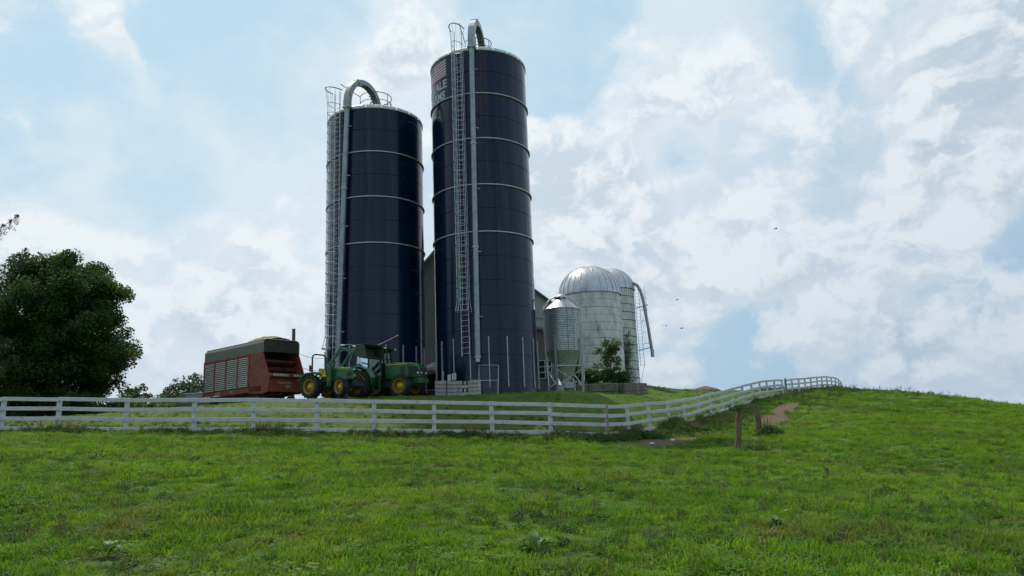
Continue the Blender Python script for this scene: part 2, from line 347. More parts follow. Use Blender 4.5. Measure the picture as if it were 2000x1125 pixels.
def leaf_arrays(C, size, droop=0.0, aspect=.6, flat=0.0):
    """one bent diamond (two triangles) per centre"""
    n = len(C); d = RNG.normal(size=(n, 3)); d[:, 2] = d[:, 2]*(1-flat) - droop
    d /= np.linalg.norm(d, axis=1)[:, None]; e = RNG.normal(size=(n, 3)); e[:, 2] *= (1-flat)
    e -= d*(e*d).sum(1)[:, None]; e /= np.linalg.norm(e, axis=1)[:, None]
    s = size*(.6+.8*RNG.random(n))[:, None]; nn = np.cross(d, e)
    V = np.stack([C-d*s*.5, C+e*s*aspect*.5+nn*s*.08, C+d*s*.5, C-e*s*aspect*.5+nn*s*.08], 1).reshape(-1, 3)
    F = np.arange(4*n).reshape(n, 4); F = np.concatenate([F[:, [0, 1, 2]], F[:, [0, 2, 3]]], 0)
    return V, F

# ------------------------------------------------------------------ terrain
CTRL = np.array([
 (0, 0, 0), (-6, 2, .25), (6, 2, -.2), (0, -20, -1.2), (-25, -15, 0), (25, -15, -2.2), (-4.8, 7.4, .62), (-.1, 7.4, .45), (4.55, 7.4, .28), (12, 8, -.1), (-12, 8, 1.0),
 (-8, 18, 1.5), (0, 18, 1.02), (8, 18, .45), (18, 18, -.2), (-18, 18, 2.1), (30, 22, -.8), (8.15, 29, 1.17), (10.5, 34, 1.62), (7.78, 20, .54),
 (-26, 31.4, 3.1), (-20.96, 31.5, 2.90), (-16, 31.7, 2.73), (-10.84, 31.9, 2.53), (-5.95, 32.3, 2.30), (-1.05, 32.7, 2.05), (3.79, 33, 1.77),
 (-16, 26, 2.45), (-6, 26, 1.8), (2, 27, 1.3),
 (6.43, 37.5, 1.98), (9.19, 42.4, 2.36), (11.82, 47.1, 2.87), (14.45, 51.6, 3.42), (17.09, 56, 3.98), (19.65, 60.4, 4.42), (22.34, 64.7, 4.75), (25.4, 69, 5.1), (28.6, 74.2, 5.55), (32.44, 80, 5.95), (35.47, 85, 6.05), (39.3, 92, 5.1),
 (-22.8, 38, 3.80), (-18.8, 38, 3.90), (-14.5, 38.3, 4.15), (-9.9, 38.3, 4.2), (-4, 38.3, 4.06), (1.1, 38.8, 3.93), (3.4, 39, 3.81), (6.1, 40.5, 3.6),
 (-20, 43, 4.0), (-14, 43, 4.2), (-8, 43, 4.25), (-1.6, 43, 4.25), (3, 45.5, 4.25), (-14, 50, 4.2), (-5, 50, 4.3), (5, 51.5, 4.55), (8.4, 54.5, 4.72), (7.5, 47, 4.2), (-24, 52, 3.9), (-34, 44, 3.8), (-34, 60, 3.9),
 (5.2, 57.5, 5.5), (9, 59, 5.55), (7, 66, 6.6), (11.8, 74, 6.75), (14, 72, 6.15), (16.8, 70, 5.72), (21.9, 75, 5.9), (27, 80, 5.95), (13, 60, 4.9), (12, 54, 4.0), (16, 62, 4.8), (0, 64, 5.6), (-10, 64, 4.6), (15, 85, 6.3), (25, 95, 5.6),
 (32.8, 72, 5.1), (33.7, 68, 4.74), (36.4, 65, 4.1), (39, 60, 2.97), (30, 60, 3.7), (25, 50, 2.6), (18, 42, 2.1), (20, 32, .9), (28, 40, 1.2), (24, 26, -.1), (45, 50, .6), (44, 75, 3.0), (50, 90, 2.5),
 (0, 130, 3.5), (60, 130, .5), (-60, 130, 3.0), (90, 50, -5), (-90, 40, 3), (0, -60, -3.5), (-70, -40, -1), (70, -40, -6), (-40, 90, 3.6), (35, 110, 3.5)], float)
def _phi(r2): return .5*r2*np.log(np.maximum(r2, 1e-9))
_n = len(CTRL); _d2 = ((CTRL[:, None, :2]-CTRL[None, :, :2])**2).sum(-1)
_K = _phi(_d2) + np.eye(_n)*.6; _Pm = np.c_[np.ones(_n), CTRL[:, :2]]
_A = np.block([[_K, _Pm], [_Pm.T, np.zeros((3, 3))]]); _w = np.linalg.solve(_A, np.r_[CTRL[:, 2], 0, 0, 0])
def gz(x, y):
    x = np.asarray(x, float); y = np.asarray(y, float); sh_ = x.shape; X = x.ravel(); Y = y.ravel(); z = np.zeros(len(X))
    for i in range(0, len(X), 20000):
        a, b_ = X[i:i+20000], Y[i:i+20000]
        d2 = (a[:, None]-CTRL[None, :, 0])**2 + (b_[:, None]-CTRL[None, :, 1])**2
        z[i:i+20000] = _phi(d2) @ _w[:_n] + _w[_n] + _w[_n+1]*a + _w[_n+2]*b_
    d = np.hypot(X, Y-40); k = np.clip((d-105)/70, 0, 1); k = k*k*(3-2*k)
    z = z*(1-k) + .5*k
    z += .030*np.sin(X*1.3+Y*.7)*np.sin(Y*1.1-X*.4) + .018*np.sin(X*3.1+1)*np.sin(Y*2.7+X)
    return z.reshape(sh_)
def g1(x, y): return float(gz(np.array([x]), np.array([y]))[0])

far = np.array([-1500, -800, -450, -300, -200, -140, -100, -80])
xs = np.r_[far, np.arange(-64, 68, .55), -far[::-1]]; ys = np.r_[far[:-1], np.arange(-70, 0, 5), np.arange(0, 125, .55), 140, 170, 220, 320, 500, 900, 1600]
GX, GY = np.meshgrid(xs, ys); Z = gz(GX, GY); nx, ny = len(xs), len(ys)
V = np.stack([GX.ravel(), GY.ravel(), Z.ravel()], 1); I = np.arange(nx*ny).reshape(ny, nx)
F = np.stack([I[:-1, :-1].ravel(), I[:-1, 1:].ravel(), I[1:, 1:].ravel(), I[1:, :-1].ravel()], 1)
link('ground', fastmesh('ground', V, F, MG, smooth=True), kind='structure')

# ------------------------------------------------------------------ big blue silos
RB = 2.975
def pol(R, a, z): return Vector((R*sin(a), -R*cos(a), z))

def text_faces(txt, size, off=.0):
    cu = bpy.data.curves.new('t', 'FONT'); cu.body = txt; cu.size = size; cu.offset = off; cu.resolution_u = 3
    o = bpy.data.objects.new('t', cu); me = bpy.data.meshes.new_from_object(o)
    vs = [tuple(v.co) for v in me.vertices]; fs = [tuple(q.vertices) for q in me.polygons]
    bpy.data.objects.remove(o); bpy.data.meshes.remove(me); bpy.data.curves.remove(cu); return vs, fs

def blue_silo(name, label, cx, cy, base, rim_z, rows, hoops, seam0, lad_a, duct_top, duct_bot, duct_end_z, lad_z0, cage_z0, arch_h, arch_end, rib0, rib_span, ring_r, group):
    T_ = thing(name, label, 'silo', (cx, cy, base), 0, group); H = rim_z-base; row = 1.4095
    m = MB(); m.lathe([(RB-.03, -.6), (RB-.03, H+.02)], 96); m.build('tank_core', M['core'], T_)
    # enamelled wall sheets, every one a piece with recessed joints
    da = 2*pi/7; gp = .006/RB; m = MB()
    for (r0, r1, z0, z1) in ((RB-.008, RB, .005, .018), (RB, RB, .018, row-.018), (RB, RB-.008, row-.018, row-.005)):
        m.lathe([(r0, z0), (r1, z1)], 18, gp, da-gp)
    m.lathe([(RB-.029, .005), (RB-.008, .005)], 18, gp, da-gp, smooth=False); m.lathe([(RB-.008, row-.005), (RB-.029, row-.005)], 18, gp, da-gp, smooth=False)
    for a, fl in ((gp, 1), (da-gp, 0)):
        q = [pol(RB-.029, a, .005), pol(RB-.008, a, .005), pol(RB, a, .018), pol(RB, a, row-.018), pol(RB-.008, a, row-.005), pol(RB-.029, a, row-.005)]
        m.add(q, [tuple(range(6)) if fl else tuple(range(5, -1, -1))])
    sheet = m.mesh('wall_sheet', M['navy'])
    for k in range(rows):
        for j in range(7):
            link('wall_sheet', sheet, T_, (0, 0, H-(k+1)*row), seam0+j*da+(.006 if k % 2 else 0))
    # bolt rows on the upright seams
    m = MB()
    for j in range(7):
        for s_ in (-.014, .014):
            for z in np.arange(.5, H-.1, .19):
                m.box(pol(RB+.004, seam0+j*da+s_, z), (.016, .018, .016), rz=seam0+j*da)
    m.build('seam_bolts', M['navy'], T_, kind='stuff')
    m = MB(); m.lathe([(RB, -.035), (RB+.085, -.035), (RB+.085, .02), (RB+.07, .03), (RB, .03)], 96, smooth=False)
    hm = m.mesh('stiffener_ring', M['galv_dull'])
    for k in range(hoops): link('stiffener_ring', hm, T_, (0, 0, H-(k+1)*2*row+.0))
    # pale roof edge caps
    m = MB(); ca = 2*pi/20; g_ = .008
    pr = [(RB-.02, -.06), (RB+.045, -.06), (RB+.05, .02), (RB+.02, .14), (RB-.12, .24)]
    m.lathe(pr, 6, g_, ca-g_); cm = m.mesh('rim_cap', M['rim'])
    for j in range(20): link('rim_cap', cm, T_, (0, 0, H), seam0+j*ca+.02)
    m = MB(); m.lathe([(RB-.03, -.02), (RB-.11, .225), (1.6, .40), (.5, .55), (.0, .58)], 60); m.build('roof', M['rim'], T_)
    # foundation anchor ribs
    m = MB(); m.box((0, -RB-.035, 0), (.055, .06, rib_span[1]-rib_span[0]))
    for z in np.arange(rib_span[0]+.1, rib_span[1], .25): m.box((0, -RB-.07, z-(rib_span[0]+rib_span[1])/2), (.035, .02, .04))
    rm = m.mesh('anchor_rib', M['galv_dull'])
    for j in range(18): link('anchor_rib', rm, T_, (0, 0, (rib_span[0]+rib_span[1])/2), rib0+j*rad(20))
    # ladder with rungs
    def lp(dr, off, z, a=lad_a):   # point: outward dr, sideways off
        R = RB+dr; return Vector((R*sin(a)+off*cos(a), -R*cos(a)+off*sin(a), z))
    m = MB()
    for s_ in (-.23, .23):
        m.tube([lp(.16, s_, lad_z0), lp(.16, s_, H+1.25)], .026, 6)
        for z in np.arange(lad_z0+.6, H, 2.6): m.beam(lp(-.01, s_, z), lp(.16, s_, z), .03, .04)
    lad = m.build('ladder', M['galv'], T_)
    m = MB(); m.tube([lp(.16, -.23, 0), lp(.16, .23, 0)], .016, 5); rg = m.mesh('rung', M['galv'])
    for z in np.arange(lad_z0+.15, H+.3, .305): link('rung', rg, lad, (0, 0, float(z)))
    # safety cage
    m = MB(); NB = 7
    def cagept(th, z, k=1.0): return lp(.16+.70*sin(th)*k**1, -.34*cos(th)*k, z)
    for i in range(NB):
        th = pi*(i+.0)/(NB-1)*.96+.06; m.tube([cagept(th, cage_z0, 1.28), cagept(th, cage_z0+.7), cagept(th, H+.3), cagept(th, H+1.3, 1.22)], .012, 4)
    cg = m.build('safety_cage', M['galv'], T_)
    m = MB(); m.tube([cagept(pi*i/12, 0) for i in range(13)], .02, 5); hp = m.mesh('cage_hoop', M['galv'])
    for z in np.arange(cage_z0+.7, H+.6, .62): link('cage_hoop', hp, cg, (0, 0, float(z)))
    m = MB(); ring = [cagept(pi*i/12, cage_z0, 1.3) for i in range(13)]; m.tube(ring, .028, 6)
    ring = [cagept(2*pi*i/20 if i < 11 else pi+.001, H+1.3, 1.25) for i in range(11)]; m.tube(ring, .03, 6)
    m.build('cage_end_hoop', M['rail'], cg)
    # unloader duct down the wall
    pt, pb = Vector(pol(RB+.26, duct_top, H+.02)), Vector(pol(RB+.34, duct_bot, duct_end_z))
    L = (pt-pb).length; m = MB(); pr = []
    for z in np.arange(0, L, .10): pr += [(.148, z), (.163, z+.05)]
    m.lathe(pr+[(.148, L)], 14); dc = m.build('unloading_duct', M['duct'], T_)
    dc.location = pb; dc.rotation_mode = 'QUATERNION'; dc.rotation_quaternion = (pt-pb).to_track_quat('Z', 'Y')
    m = MB()
    for z in (0.0, L*.335, L*.67, L-.04): m.lathe([(.15, z-.05), (.185, z-.05), (.185, z+.05), (.15, z+.05)], 14, smooth=False)
    m.lathe([(.13, -.28), (.13, .0)], 14); m.box((.19, 0, .05), (.1, .05, .05)); m.build('duct_collar', M['galv_dull'], dc)
    m = MB()
    for k in range(5):
        q = pb.lerp(pt, .12+.2*k); an = duct_bot+(duct_top-duct_bot)*(.12+.2*k); m.beam(q, pol(RB-.01, an, q.z), .04, .05)
        m.beam(q+Vector((.1, -.12, 0)), q+Vector((.34, -.10, -.02)), .03, .03)
    m.build('duct_bracket', M['galv_dull'], T_)
    # boxed gooseneck over the roof
    a = Vector(pol(RB+.26, duct_top, H+.0)); e = Vector((*arch_end, 0))+Vector((0, 0, H+.35)); N = 22; P_ = []
    for i in range(N+1):
        th = pi*i/N; k = (1-cos(th))/2; b0 = a.lerp(e, k); P_.append(Vector((b0.x, b0.y, a.z+(e.z-a.z)*k+arch_h*sin(th)**.8)))
    side = Vector((-(e-a).y, (e-a).x, 0)).normalized(); m = MB(); wd, ht = .40, .34; vs = []
    for i, q in enumerate(P_):
        d = (P_[min(i+1, N)]-P_[max(i-1, 0)]).normalized(); nn = d.cross(side).normalized()
        vs += [q+side*x*wd/2+nn*y*ht/2 for x, y in ((-1, -1), (1, -1), (1, 1), (-1, 1))]
    m.add(vs, [(i*4+k, i*4+(k+1) % 4, i*4+4+(k+1) % 4, i*4+4+k) for i in range(N) for k in range(4)])
    m.add(vs[:4], [(3, 2, 1, 0)]); m.add(vs[-4:], [(0, 1, 2, 3)])
    gn = bevel(m.build('gooseneck', M['duct'], T_), .02, 1); m = MB()
    for i in (0, 8, 16, N):
        q = P_[i]; d = (P_[min(i+1, N)]-P_[max(i-1, 0)]).normalized(); nn = d.cross(side).normalized()
        vs = [q+d*s_+side*x*(wd/2+.035)+nn*y*(ht/2+.035) for s_ in (-.035, .035) for x, y in ((-1, -1), (1, -1), (1, 1), (-1, 1))]
        m.add(vs, [(3, 2, 1, 0), (4, 5, 6, 7), (0, 1, 5, 4), (1, 2, 6, 5), (2, 3, 7, 6), (3, 0, 4, 7)])
    m.build('gooseneck_flange', M['galv_dull'], gn)
    # roof guard rail
    m = MB(); Zr = H+.95; rc = (.05, -.1)
    cen = [(rc[0]+ring_r*sin(t_), rc[1]-ring_r*cos(t_)) for t_ in np.linspace(-.4*pi, 1.1*pi, 22)]
    l0 = lp(-.1, .0, 0)
    top = [(l0[0], l0[1], Zr+.95)]+[(x, y, Zr+.98) for x, y in cen]; m.tube(top, .026, 6)
    m.tube([(x, y, Zr+.5) for x, y in cen], .02, 5)
    for i in range(0, 22, 5): m.tube([(*cen[i], Zr-.8), (*cen[i], Zr+.98)], .024, 5)
    m.tube([(*cen[12], Zr+.5), (*cen[5], Zr-.05)], .016, 4)
    m.build('guard_rail', M['rail'], T_)
    m = MB(); m.lathe([(.0, .30), (.14, .27), (.19, .15), (.19, .05), (.12, .0), (.06, -.3)], 16, c=(-.25, -.6, H+.62))
    m.tube([(-.25, -.6, H+.85), (-.27, -.6, H+1.15), (-.2, -.6, H+1.35), (-.1, -.6, H+1.45)], .035, 6)
    m.build('pressure_valve', M['galv_dull'], T_)
    m = MB(); m.poly([(-.34, -.1), (-.34, .45), (-.15, .6), (.25, .58), (.38, .3), (.38, -.1)], -.25, .25); hb = m.build('roof_hatch_box', M['duct'], T_)
    hb.location = (.42, .25, H+.45); bevel(hb, .03)
    return T_, H

SA = (-8.375, 46.26); SB = (-1.63, 45.09)
BASE = 4.15
blue_silo('blue_silo', 'shorter navy blue steel silo behind the tractors, open duct arch over its roof', *SA, BASE, 21.955, 13, 3,
          rad(-2), rad(-37), rad(-21), rad(-30), 2.3, 2.0, 3.2, 2.0, (.25, -.35), rad(-19), (.75, 3.35), 1.0, 'navy blue farm silos')
TB, HB = blue_silo('blue_silo', 'taller navy blue steel silo with a flag and lettering near its top left', *SB, BASE, 24.85, 15, 4,
          rad(-35), rad(-19.5), rad(-4), rad(-6.6), 2.25, 2.35, 4.75, 2.25, (.35, .2), rad(-15.6), (.6, 3.4), .85, 'navy blue farm silos')
# flag sheet and lettering on the wall
def wall_patch(a0, a1, z0, z1, R, m, mi, wav=0.0, n=14):
    vs = []
    for i in range(n+1):
        a = a0+(a1-a0)*i/n; dz = wav*sin((a-rad(-82))/rad(44)*2*pi*.95+.6)
        vs += [pol(R, a, z0+dz), pol(R, a, z1+dz)]
    m.add(vs, [(2*i, 2*i+2, 2*i+3, 2*i+1) for i in range(n)], smooth=True, mi=mi)
m = MB(); fa0, fa1, fz0, fz1 = rad(-82), rad(-38.5), HB-1.30, HB-.16; sh_ = (fz1-fz0)/13
for i in range(13):
    z1 = fz1-i*sh_; wall_patch(fa0, fa1, z1-sh_, z1, RB+.006, m, 0 if i % 2 == 0 else 1, .045)
wall_patch(fa0, fa0+(fa1-fa0)*.4, fz1-7*sh_, fz1, RB+.010, m, 2, .045)
for r_ in range(9):
    for c_ in range(6 if r_ % 2 == 0 else 5):
        a = fa0+(fa1-fa0)*.4*((c_+.5+(0 if r_ % 2 == 0 else .5))/6); z = fz1-7*sh_*(r_+.5)/9+.045*sin((a-rad(-82))/rad(44)*2*pi*.95+.6)
        vs = [pol(RB+.013, a+.011*sin(2*pi*k/10)*(1 if k % 2 == 0 else .42), z+.033*cos(2*pi*k/10)*(1 if k % 2 == 0 else .42)) for k in range(10)]
        m.add(vs, [tuple(range(10))], mi=1)
m.build('painted_flag', [M['flagred'], M['flagwhite'], M['flagblue']], TB, label='faded flag with red and white stripes')
m = MB()
for txt, size, aR, z, wd in (('HILLVALE', .72, rad(-37.5), HB-2.02, 2.85), ('FARMS', .68, rad(-40.5), HB-2.70, 1.75)):
    vs, fs = text_faces(txt, size, .022); mxx = max(v[0] for v in vs); mn = min(v[0] for v in vs); k = wd/(mxx-mn)
    m.add([pol(RB+.014, aR+(v[0]-mxx)*k/RB, z+v[1]) for v in vs], fs)
m.build('painted_lettering', M['letter'], TB)

# things leaning on the tall silo
def leaning_panel(name, label, cat, x, y, rz, lean, wd, ht, fn, group=None):
    t_ = thing(name, label, cat, (x, y, g1(x, y)), rz, group); fn(t_, wd, ht, lean); return t_
def board_panel(t_, wd, ht, lean, miss=()):
    n = 4; st = ht/n
    for k in range(n):
        for j in range(3 if k in miss else 1):
            w_ = wd if k not in miss else wd*.22; m = MB(); m.box((0, 0, 0), (w_, .035, st-.014)); o = m.build('plank', M['palewood'], t_)
            zc = .02+st*(k+.5); o.location = ((0 if k not in miss else (j-1)*wd*.36), zc*math.tan(lean), zc); o.rotation_euler = (-lean, 0, random.uniform(-.01, .01)); bevel(o, .006, 1)
    for s_ in (-.42, 0, .42):
        m = MB(); m.beam((s_*wd, .045, .02), (s_*wd, .045+ht*math.tan(lean), ht), .09, .035, up=(0, 1, 0)); m.build('batten', M['palewood'], t_)
for i, (x, y, rz, wd, ht, ms, lb) in enumerate([(-4.05, 41.65, .10, .62, .86, (), 'grey wooden pallet leaning left of the others against the tall silo'),
                                   (-3.28, 41.5, .05, .82, .84, (), 'grey wooden pallet between the left pallet and the one with gaps'),
                                   (-2.72, 41.35, .03, .60, .82, (1, 3), 'grey wooden pallet with gaps between its boards'),
                                   (-2.18, 41.3, .0, .62, .84, (), 'grey wooden pallet leaning nearest the wire gate panel')]):
    leaning_panel('pallet', lb, 'pallet', x, y, rz, rad(20+i), wd, ht, lambda t_, a, b, c, ms=ms: board_panel(t_, a, b, c, ms), 'pallets leaning on the tall silo')
def wire_gate(t_, wd, ht, lean):
    k = math.tan(lean); fr_ = [(-wd/2, 0, 0), (wd/2, 0, 0), (wd/2+.07, ht*k, ht), (-wd/2+.03, ht*k, ht+.04)]
    m = MB(); m.tube(fr_+[fr_[0]], .022, 6); m.tube([(-wd/2, ht*k*.5, ht*.5), (wd/2, ht*k*.5, ht*.48)], .018, 6); m.build('frame', M['galv'], t_)
    m = MB()
    for i in range(-8, 22):
        a = -wd/2+i*.1
        for s_ in (1, -1):
            p0 = [a, 0]; x0, z0, x1, z1 = (a, 0, a+ht*.62*s_, ht) if s_ == 1 else (a+ht*.62, 0, a, ht)
            def clip(x, z): return x
            n0, n1 = 0.0, 1.0; dx = x1-x0
            if abs(dx) > 1e-6:
                ta, tb = sorted(((-wd/2-x0)/dx, (wd/2-x0)/dx)); n0, n1 = max(n0, ta), min(n1, tb)
            if n1 > n0+.02:
                A = (x0+dx*n0, ht*n0*k, ht*n0); B = (x0+dx*n1, ht*n1*k, ht*n1); m.tube([A, B], .0035, 3, cap=False)
    m.build('wire_mesh', M['galv_dull'], t_, kind='stuff')
leaning_panel('wire_gate', 'chain link gate panel leaning against the base of the taller blue silo', 'gate', -1.47, 41.35, .02, rad(19), 1.02, 1.62, wire_gate)
a_ = rad(-38)
for i, (an, z, wd, ht, lb) in enumerate([(-54.5, 5.66, .16, .30, 'upper narrow white notice on the taller blue silo'), (-54.5, 5.30, .16, .30, 'lower narrow white notice on the taller blue silo'),
                                     (-43, 5.42, .27, .36, 'middle square white notice beside the narrow ones on the silo'), (-36, 5.45, .30, .38, 'largest white notice, nearest the ladder foot on the silo')]):
    m = MB(); m.box((0, 0, 0), (wd, .012, ht)); o = m.build('notice', M['sign']); an = rad(an)
    o.location = (SB[0]+(RB+.03)*sin(an), SB[1]-(RB+.03)*cos(an), z); o.rotation_euler = (0, 0, an)
    o['label'] = lb; o['category'] = 'notice'; o['group'] = 'white notices on the silo'

# ------------------------------------------------------------------ domed white silos
def dome_silo(label, cx, cy, R, z0, z1, courses, gores, dome_h, staves, group):
    t_ = thing('dome_silo', label, 'silo', (cx, cy, z0), 0, group); H = z1-z0; ch = H/courses
    m = MB(); m.lathe([(R-.03, -.8), (R-.03, H)], 64); m.build('core', M['joint'], t_)
    m = MB(); st = 2*pi/staves; g_ = .006 if staves > 30 else .003
    if staves > 30:
        for i in range(staves):
            m.lathe([(R-.03, .02), (R, .025), (R, ch-.025), (R-.03, ch-.02)], 1, i*st+g_, (i+1)*st-g_, smooth=False)
    else:
        for q in ([(R-.03, .003), (R, .007)], [(R, .007), (R, ch-.006)], [(R, ch-.006), (R-.03, ch-.002)]): m.lathe(q, 72)
    cm = m.mesh('stave_course', M['conc'])
    for k in range(courses): link('stave_course', cm, t_, (0, 0, k*ch), k*st*.5)
    m = MB(); k_ = .02 if staves > 30 else .009; m.lathe([(R, -k_*.8), (R+k_, -k_*.8), (R+k_, k_*.8), (R, k_*.8)], 64, smooth=False); hm = m.mesh('tie_hoop', M['joint'])
    for k in range(1, courses): link('tie_hoop', hm, t_, (0, 0, k*ch+random.uniform(-.03, .03)))
    da = 2*pi/gores; m = MB(); pr = [((R+.09)*cos(th)**.92, dome_h*sin(th)) for th in np.linspace(0, pi/2*.985, 12)]
    m.lathe(pr, 4, .008, da-.008)
    rb = [((R+.125)*cos(th)**.92, dome_h*1.012*sin(th)) for th in np.linspace(0, pi/2*.985, 12)]
    m.lathe(rb, 1, -.011, .011, smooth=False)
    for s_ in (-.011, .011): m.add([pol(r, s_, z) for r, z in rb]+[pol(r, s_, z) for r, z in pr], [(i, i+1, 13+i, 12+i) for i in range(11)])
    gm_ = m.mesh('dome_panel', M['alu'])
    for j in range(gores): link('dome_panel', gm_, t_, (0, 0, H), j*da+.05)
    m = MB(); m.lathe([(R-.02, -.05), (R+.12, -.05), (R+.12, .03), (R-.02, .06)], 64, smooth=False); m.build('dome_curb', M['joint'], t_)
    m = MB(); m.lathe([(.22, dome_h-.03), (.2, dome_h+.04), (.0, dome_h+.07)], 16, c=(0, 0, H)); m.build('dome_cap', M['alu'], t_)
    return t_, H
CC = (6.97, 68.0); DC = (9.62, 74.0)
tC, HC = dome_silo('nearer white stave silo with silver ribbed dome behind the feed bin', *CC, 2.72, 6.3, 14.4, 12, 28, 2.72, 20, 'white silos with silver domes')
tD, HD = dome_silo('farther narrow white stave silo with a ladder and pipe down its right side', *DC, 2.28, 6.6, 15.95, 12, 24, 2.25, 56, 'white silos with silver domes')
m = MB(); m.poly([(2.2, -.1), (3.05, -.35), (3.05, -.25), (2.35, 1.1), (1.9, 1.5)], -.45, .45); m.lathe([(.32, -6.6), (.32, -.2)], 10, c=(2.95, .1, 0)); o = m.build('chute_hood', M['galv_dull'], tC)
o.location = (0, 0, HC); o.rotation_euler = (0, 0, rad(28))
# filler pipe and ladder of the far silo
def ladder(parent, a, b, side, wd, mt, step=.32, r=.022):
    a, b, side = Vector(a), Vector(b), Vector(side).normalized(); m = MB()
    for s_ in (-.5, .5): m.tube([a+side*wd*s_, b+side*wd*s_], r, 5)
    lo = m.build('ladder', mt, parent); n = int((b-a).length/step); mm = MB(); mm.tube([side*wd*-.5, side*wd*.5], r*.7, 4); me = mm.mesh('rung', mt)
    for i in range(n): link('rung', me, lo, a.lerp(b, (i+.5)/n))
    return lo
ladder(tD, (2.6, -.4, 1.9), (2.5, -.4, HD+.5), (1, .3, 0), .42, M['galv_dull'])
m = MB()
for i in range(5):
    th = pi*i/4; m.tube([(2.95+.25*cos(th)+.25, -.4-.7*sin(th), 4.0), (2.9+.25*cos(th)+.15, -.4-.7*sin(th), HD+.4)], .014, 4)
for z in np.arange(4.0, HD, 1.1): m.tube([(2.95+.33*cos(pi*i/8)+.15, -.4-.7*sin(pi*i/8), z) for i in range(9)], .018, 4)
m.build('safety_cage', M['galv_dull'], tD)
m = MB(); P_ = [(1.75, -.8, HD+.55), (2.15, -.85, HD+.62), (2.55, -.9, HD+.35), (2.8, -.95, HD-.2), (2.95, -1.0, HD-.9), (3.05, -1.0, HD-1.6), (3.3, -1.0, HD-4.0), (3.5, -1.0, HD-6.3)]
m.tube(P_, .145, 12); m.build('filler_pipe', M['duct'], tD)
m = MB(); m.lathe([(.18, -.35), (.18, .35)], 12, c=(3.5, -1.0, HD-6.3)); m.beam((2.3, -.3, HD-1.8), (3.4, -1.0, HD-1.6), .07, .07); m.beam((2.3, -.3, HD-5.9), (3.6, -1.0, HD-5.7), .07, .07)
m.beam((2.35, -.2, .35), (2.9, -.2, 2.4), .03, .03); m.build('pipe_bracket', M['galv_dull'], tD)

# ------------------------------------------------------------------ feed bin
EB = (3.02, 47.0); ez = g1(*EB); tE = thing('feed_bin', 'small corrugated galvanized feed bin on legs between the tall blue silo and the white silo', 'feed bin', (*EB, ez))
zb, zt, RE = 7.08-ez, 9.72-ez, 1.07
m = MB(); pr = []
for z in np.arange(zb, zt, .0275): pr.append((RE+.024*sin((z-zb)/.11*2*pi), z))
m.lathe(pr, 48); m.build('corrugated_body', M['galv'], tE)
m = MB(); m.lathe([(.18, zb-2.15), (.22, zb-2.0), (RE-.02, zb), (RE+.02, zb+.04)], 40); m.build('hopper_cone', M['galv'], tE)
m = MB(); m.lathe([(RE+.06, zt-.06), (RE+.04, zt), (.28, zt+.72), (.27, zt+.8)], 24, smooth=False); m.build('roof_cone', M['alu'], tE)
m = MB(); m.lathe([(.42, zt+.72), (.40, zt+.80), (.0, zt+1.02)], 20); m.lathe([(.42, zt+.72), (.1, zt+.70)], 20); m.build('lid', M['alu'], tE)
LA = [rad(a) for a in (-28, 62, -118, 152)]
m = MB(); hl = zb+.75; m.box((0, -RE-.06, hl/2-.05), (.13, .05, hl+.1)); m.box((-.05, -RE-.10, hl/2-.05), (.03, .07, hl+.1)); m.box((.05, -RE-.10, hl/2-.05), (.03, .07, hl+.1)); lm = m.mesh('leg', M['galv'])
for a in LA: link('leg', lm, tE, (0, 0, 0), a)
m = MB(); R_ = RE+.05
for i, (a, b) in enumerate(((LA[0], LA[1]), (LA[2], LA[0]), (LA[1], LA[3]), (LA[3], LA[2]))):
    for z0_, z1_ in ((.62, 1.62), (1.62, .62)): m.beam(pol(R_, a, z0_), pol(R_, b, z1_), .05, .03)
    m.beam(pol(R_, a, 1.85), pol(R_, b, 1.85), .05, .05)
m.build('cross_brace', M['galv'], tE)
m = MB(); m.tube([pol(.3, rad(-70), zt+.85), pol(.75, rad(-75), zt+.62), pol(RE+.12, rad(-78), zt+.12), pol(RE+.15, rad(-78), zt-.05), pol(RE+.15, rad(-62), 1.15)], .045, 8)
m.tube([pol(.3, rad(70), zt+.8), pol(.8, rad(78), zt+.55), pol(RE+.1, rad(80), zt+.05), pol(RE+.12, rad(80), zt-.3), pol(RE+.12, rad(72), .95)], .035, 8); m.build('fill_pipe', M['galv'], tE)
ladder(tE, (.42, -RE-.06, zb-.1), (.42, -RE-.06, zt+.05), (1, .25, 0), .38, M['rail'], .33, .016)
ladder(tE, (.45, -RE+.02, zt+.08), (.02, -.3, zt+.85), (1, .25, 0), .36, M['galv_dull'], .2, .02)
m = MB(); m.box((-.35, -.3, .42), (.45, .4, .42)); m.box((.2, -.2, .7), (.55, .5, .35)); m.lathe([(.16, .5), (.16, 1.1)], 12, c=(.05, 0, 0)); m.box((.55, -.2, .45), (.08, .3, .9)); m.box((.3, -.1, .3), (.08, .3, .6))
bevel(m.build('auger_boot', M['galv_dull'], tE), .01)
m = MB(); m.tube([(.2, 0, .9), (.75, .6, 1.6), (1.05, 1.2, 2.9)], .07, 8); m.build('auger_tube', M['black'], tE)

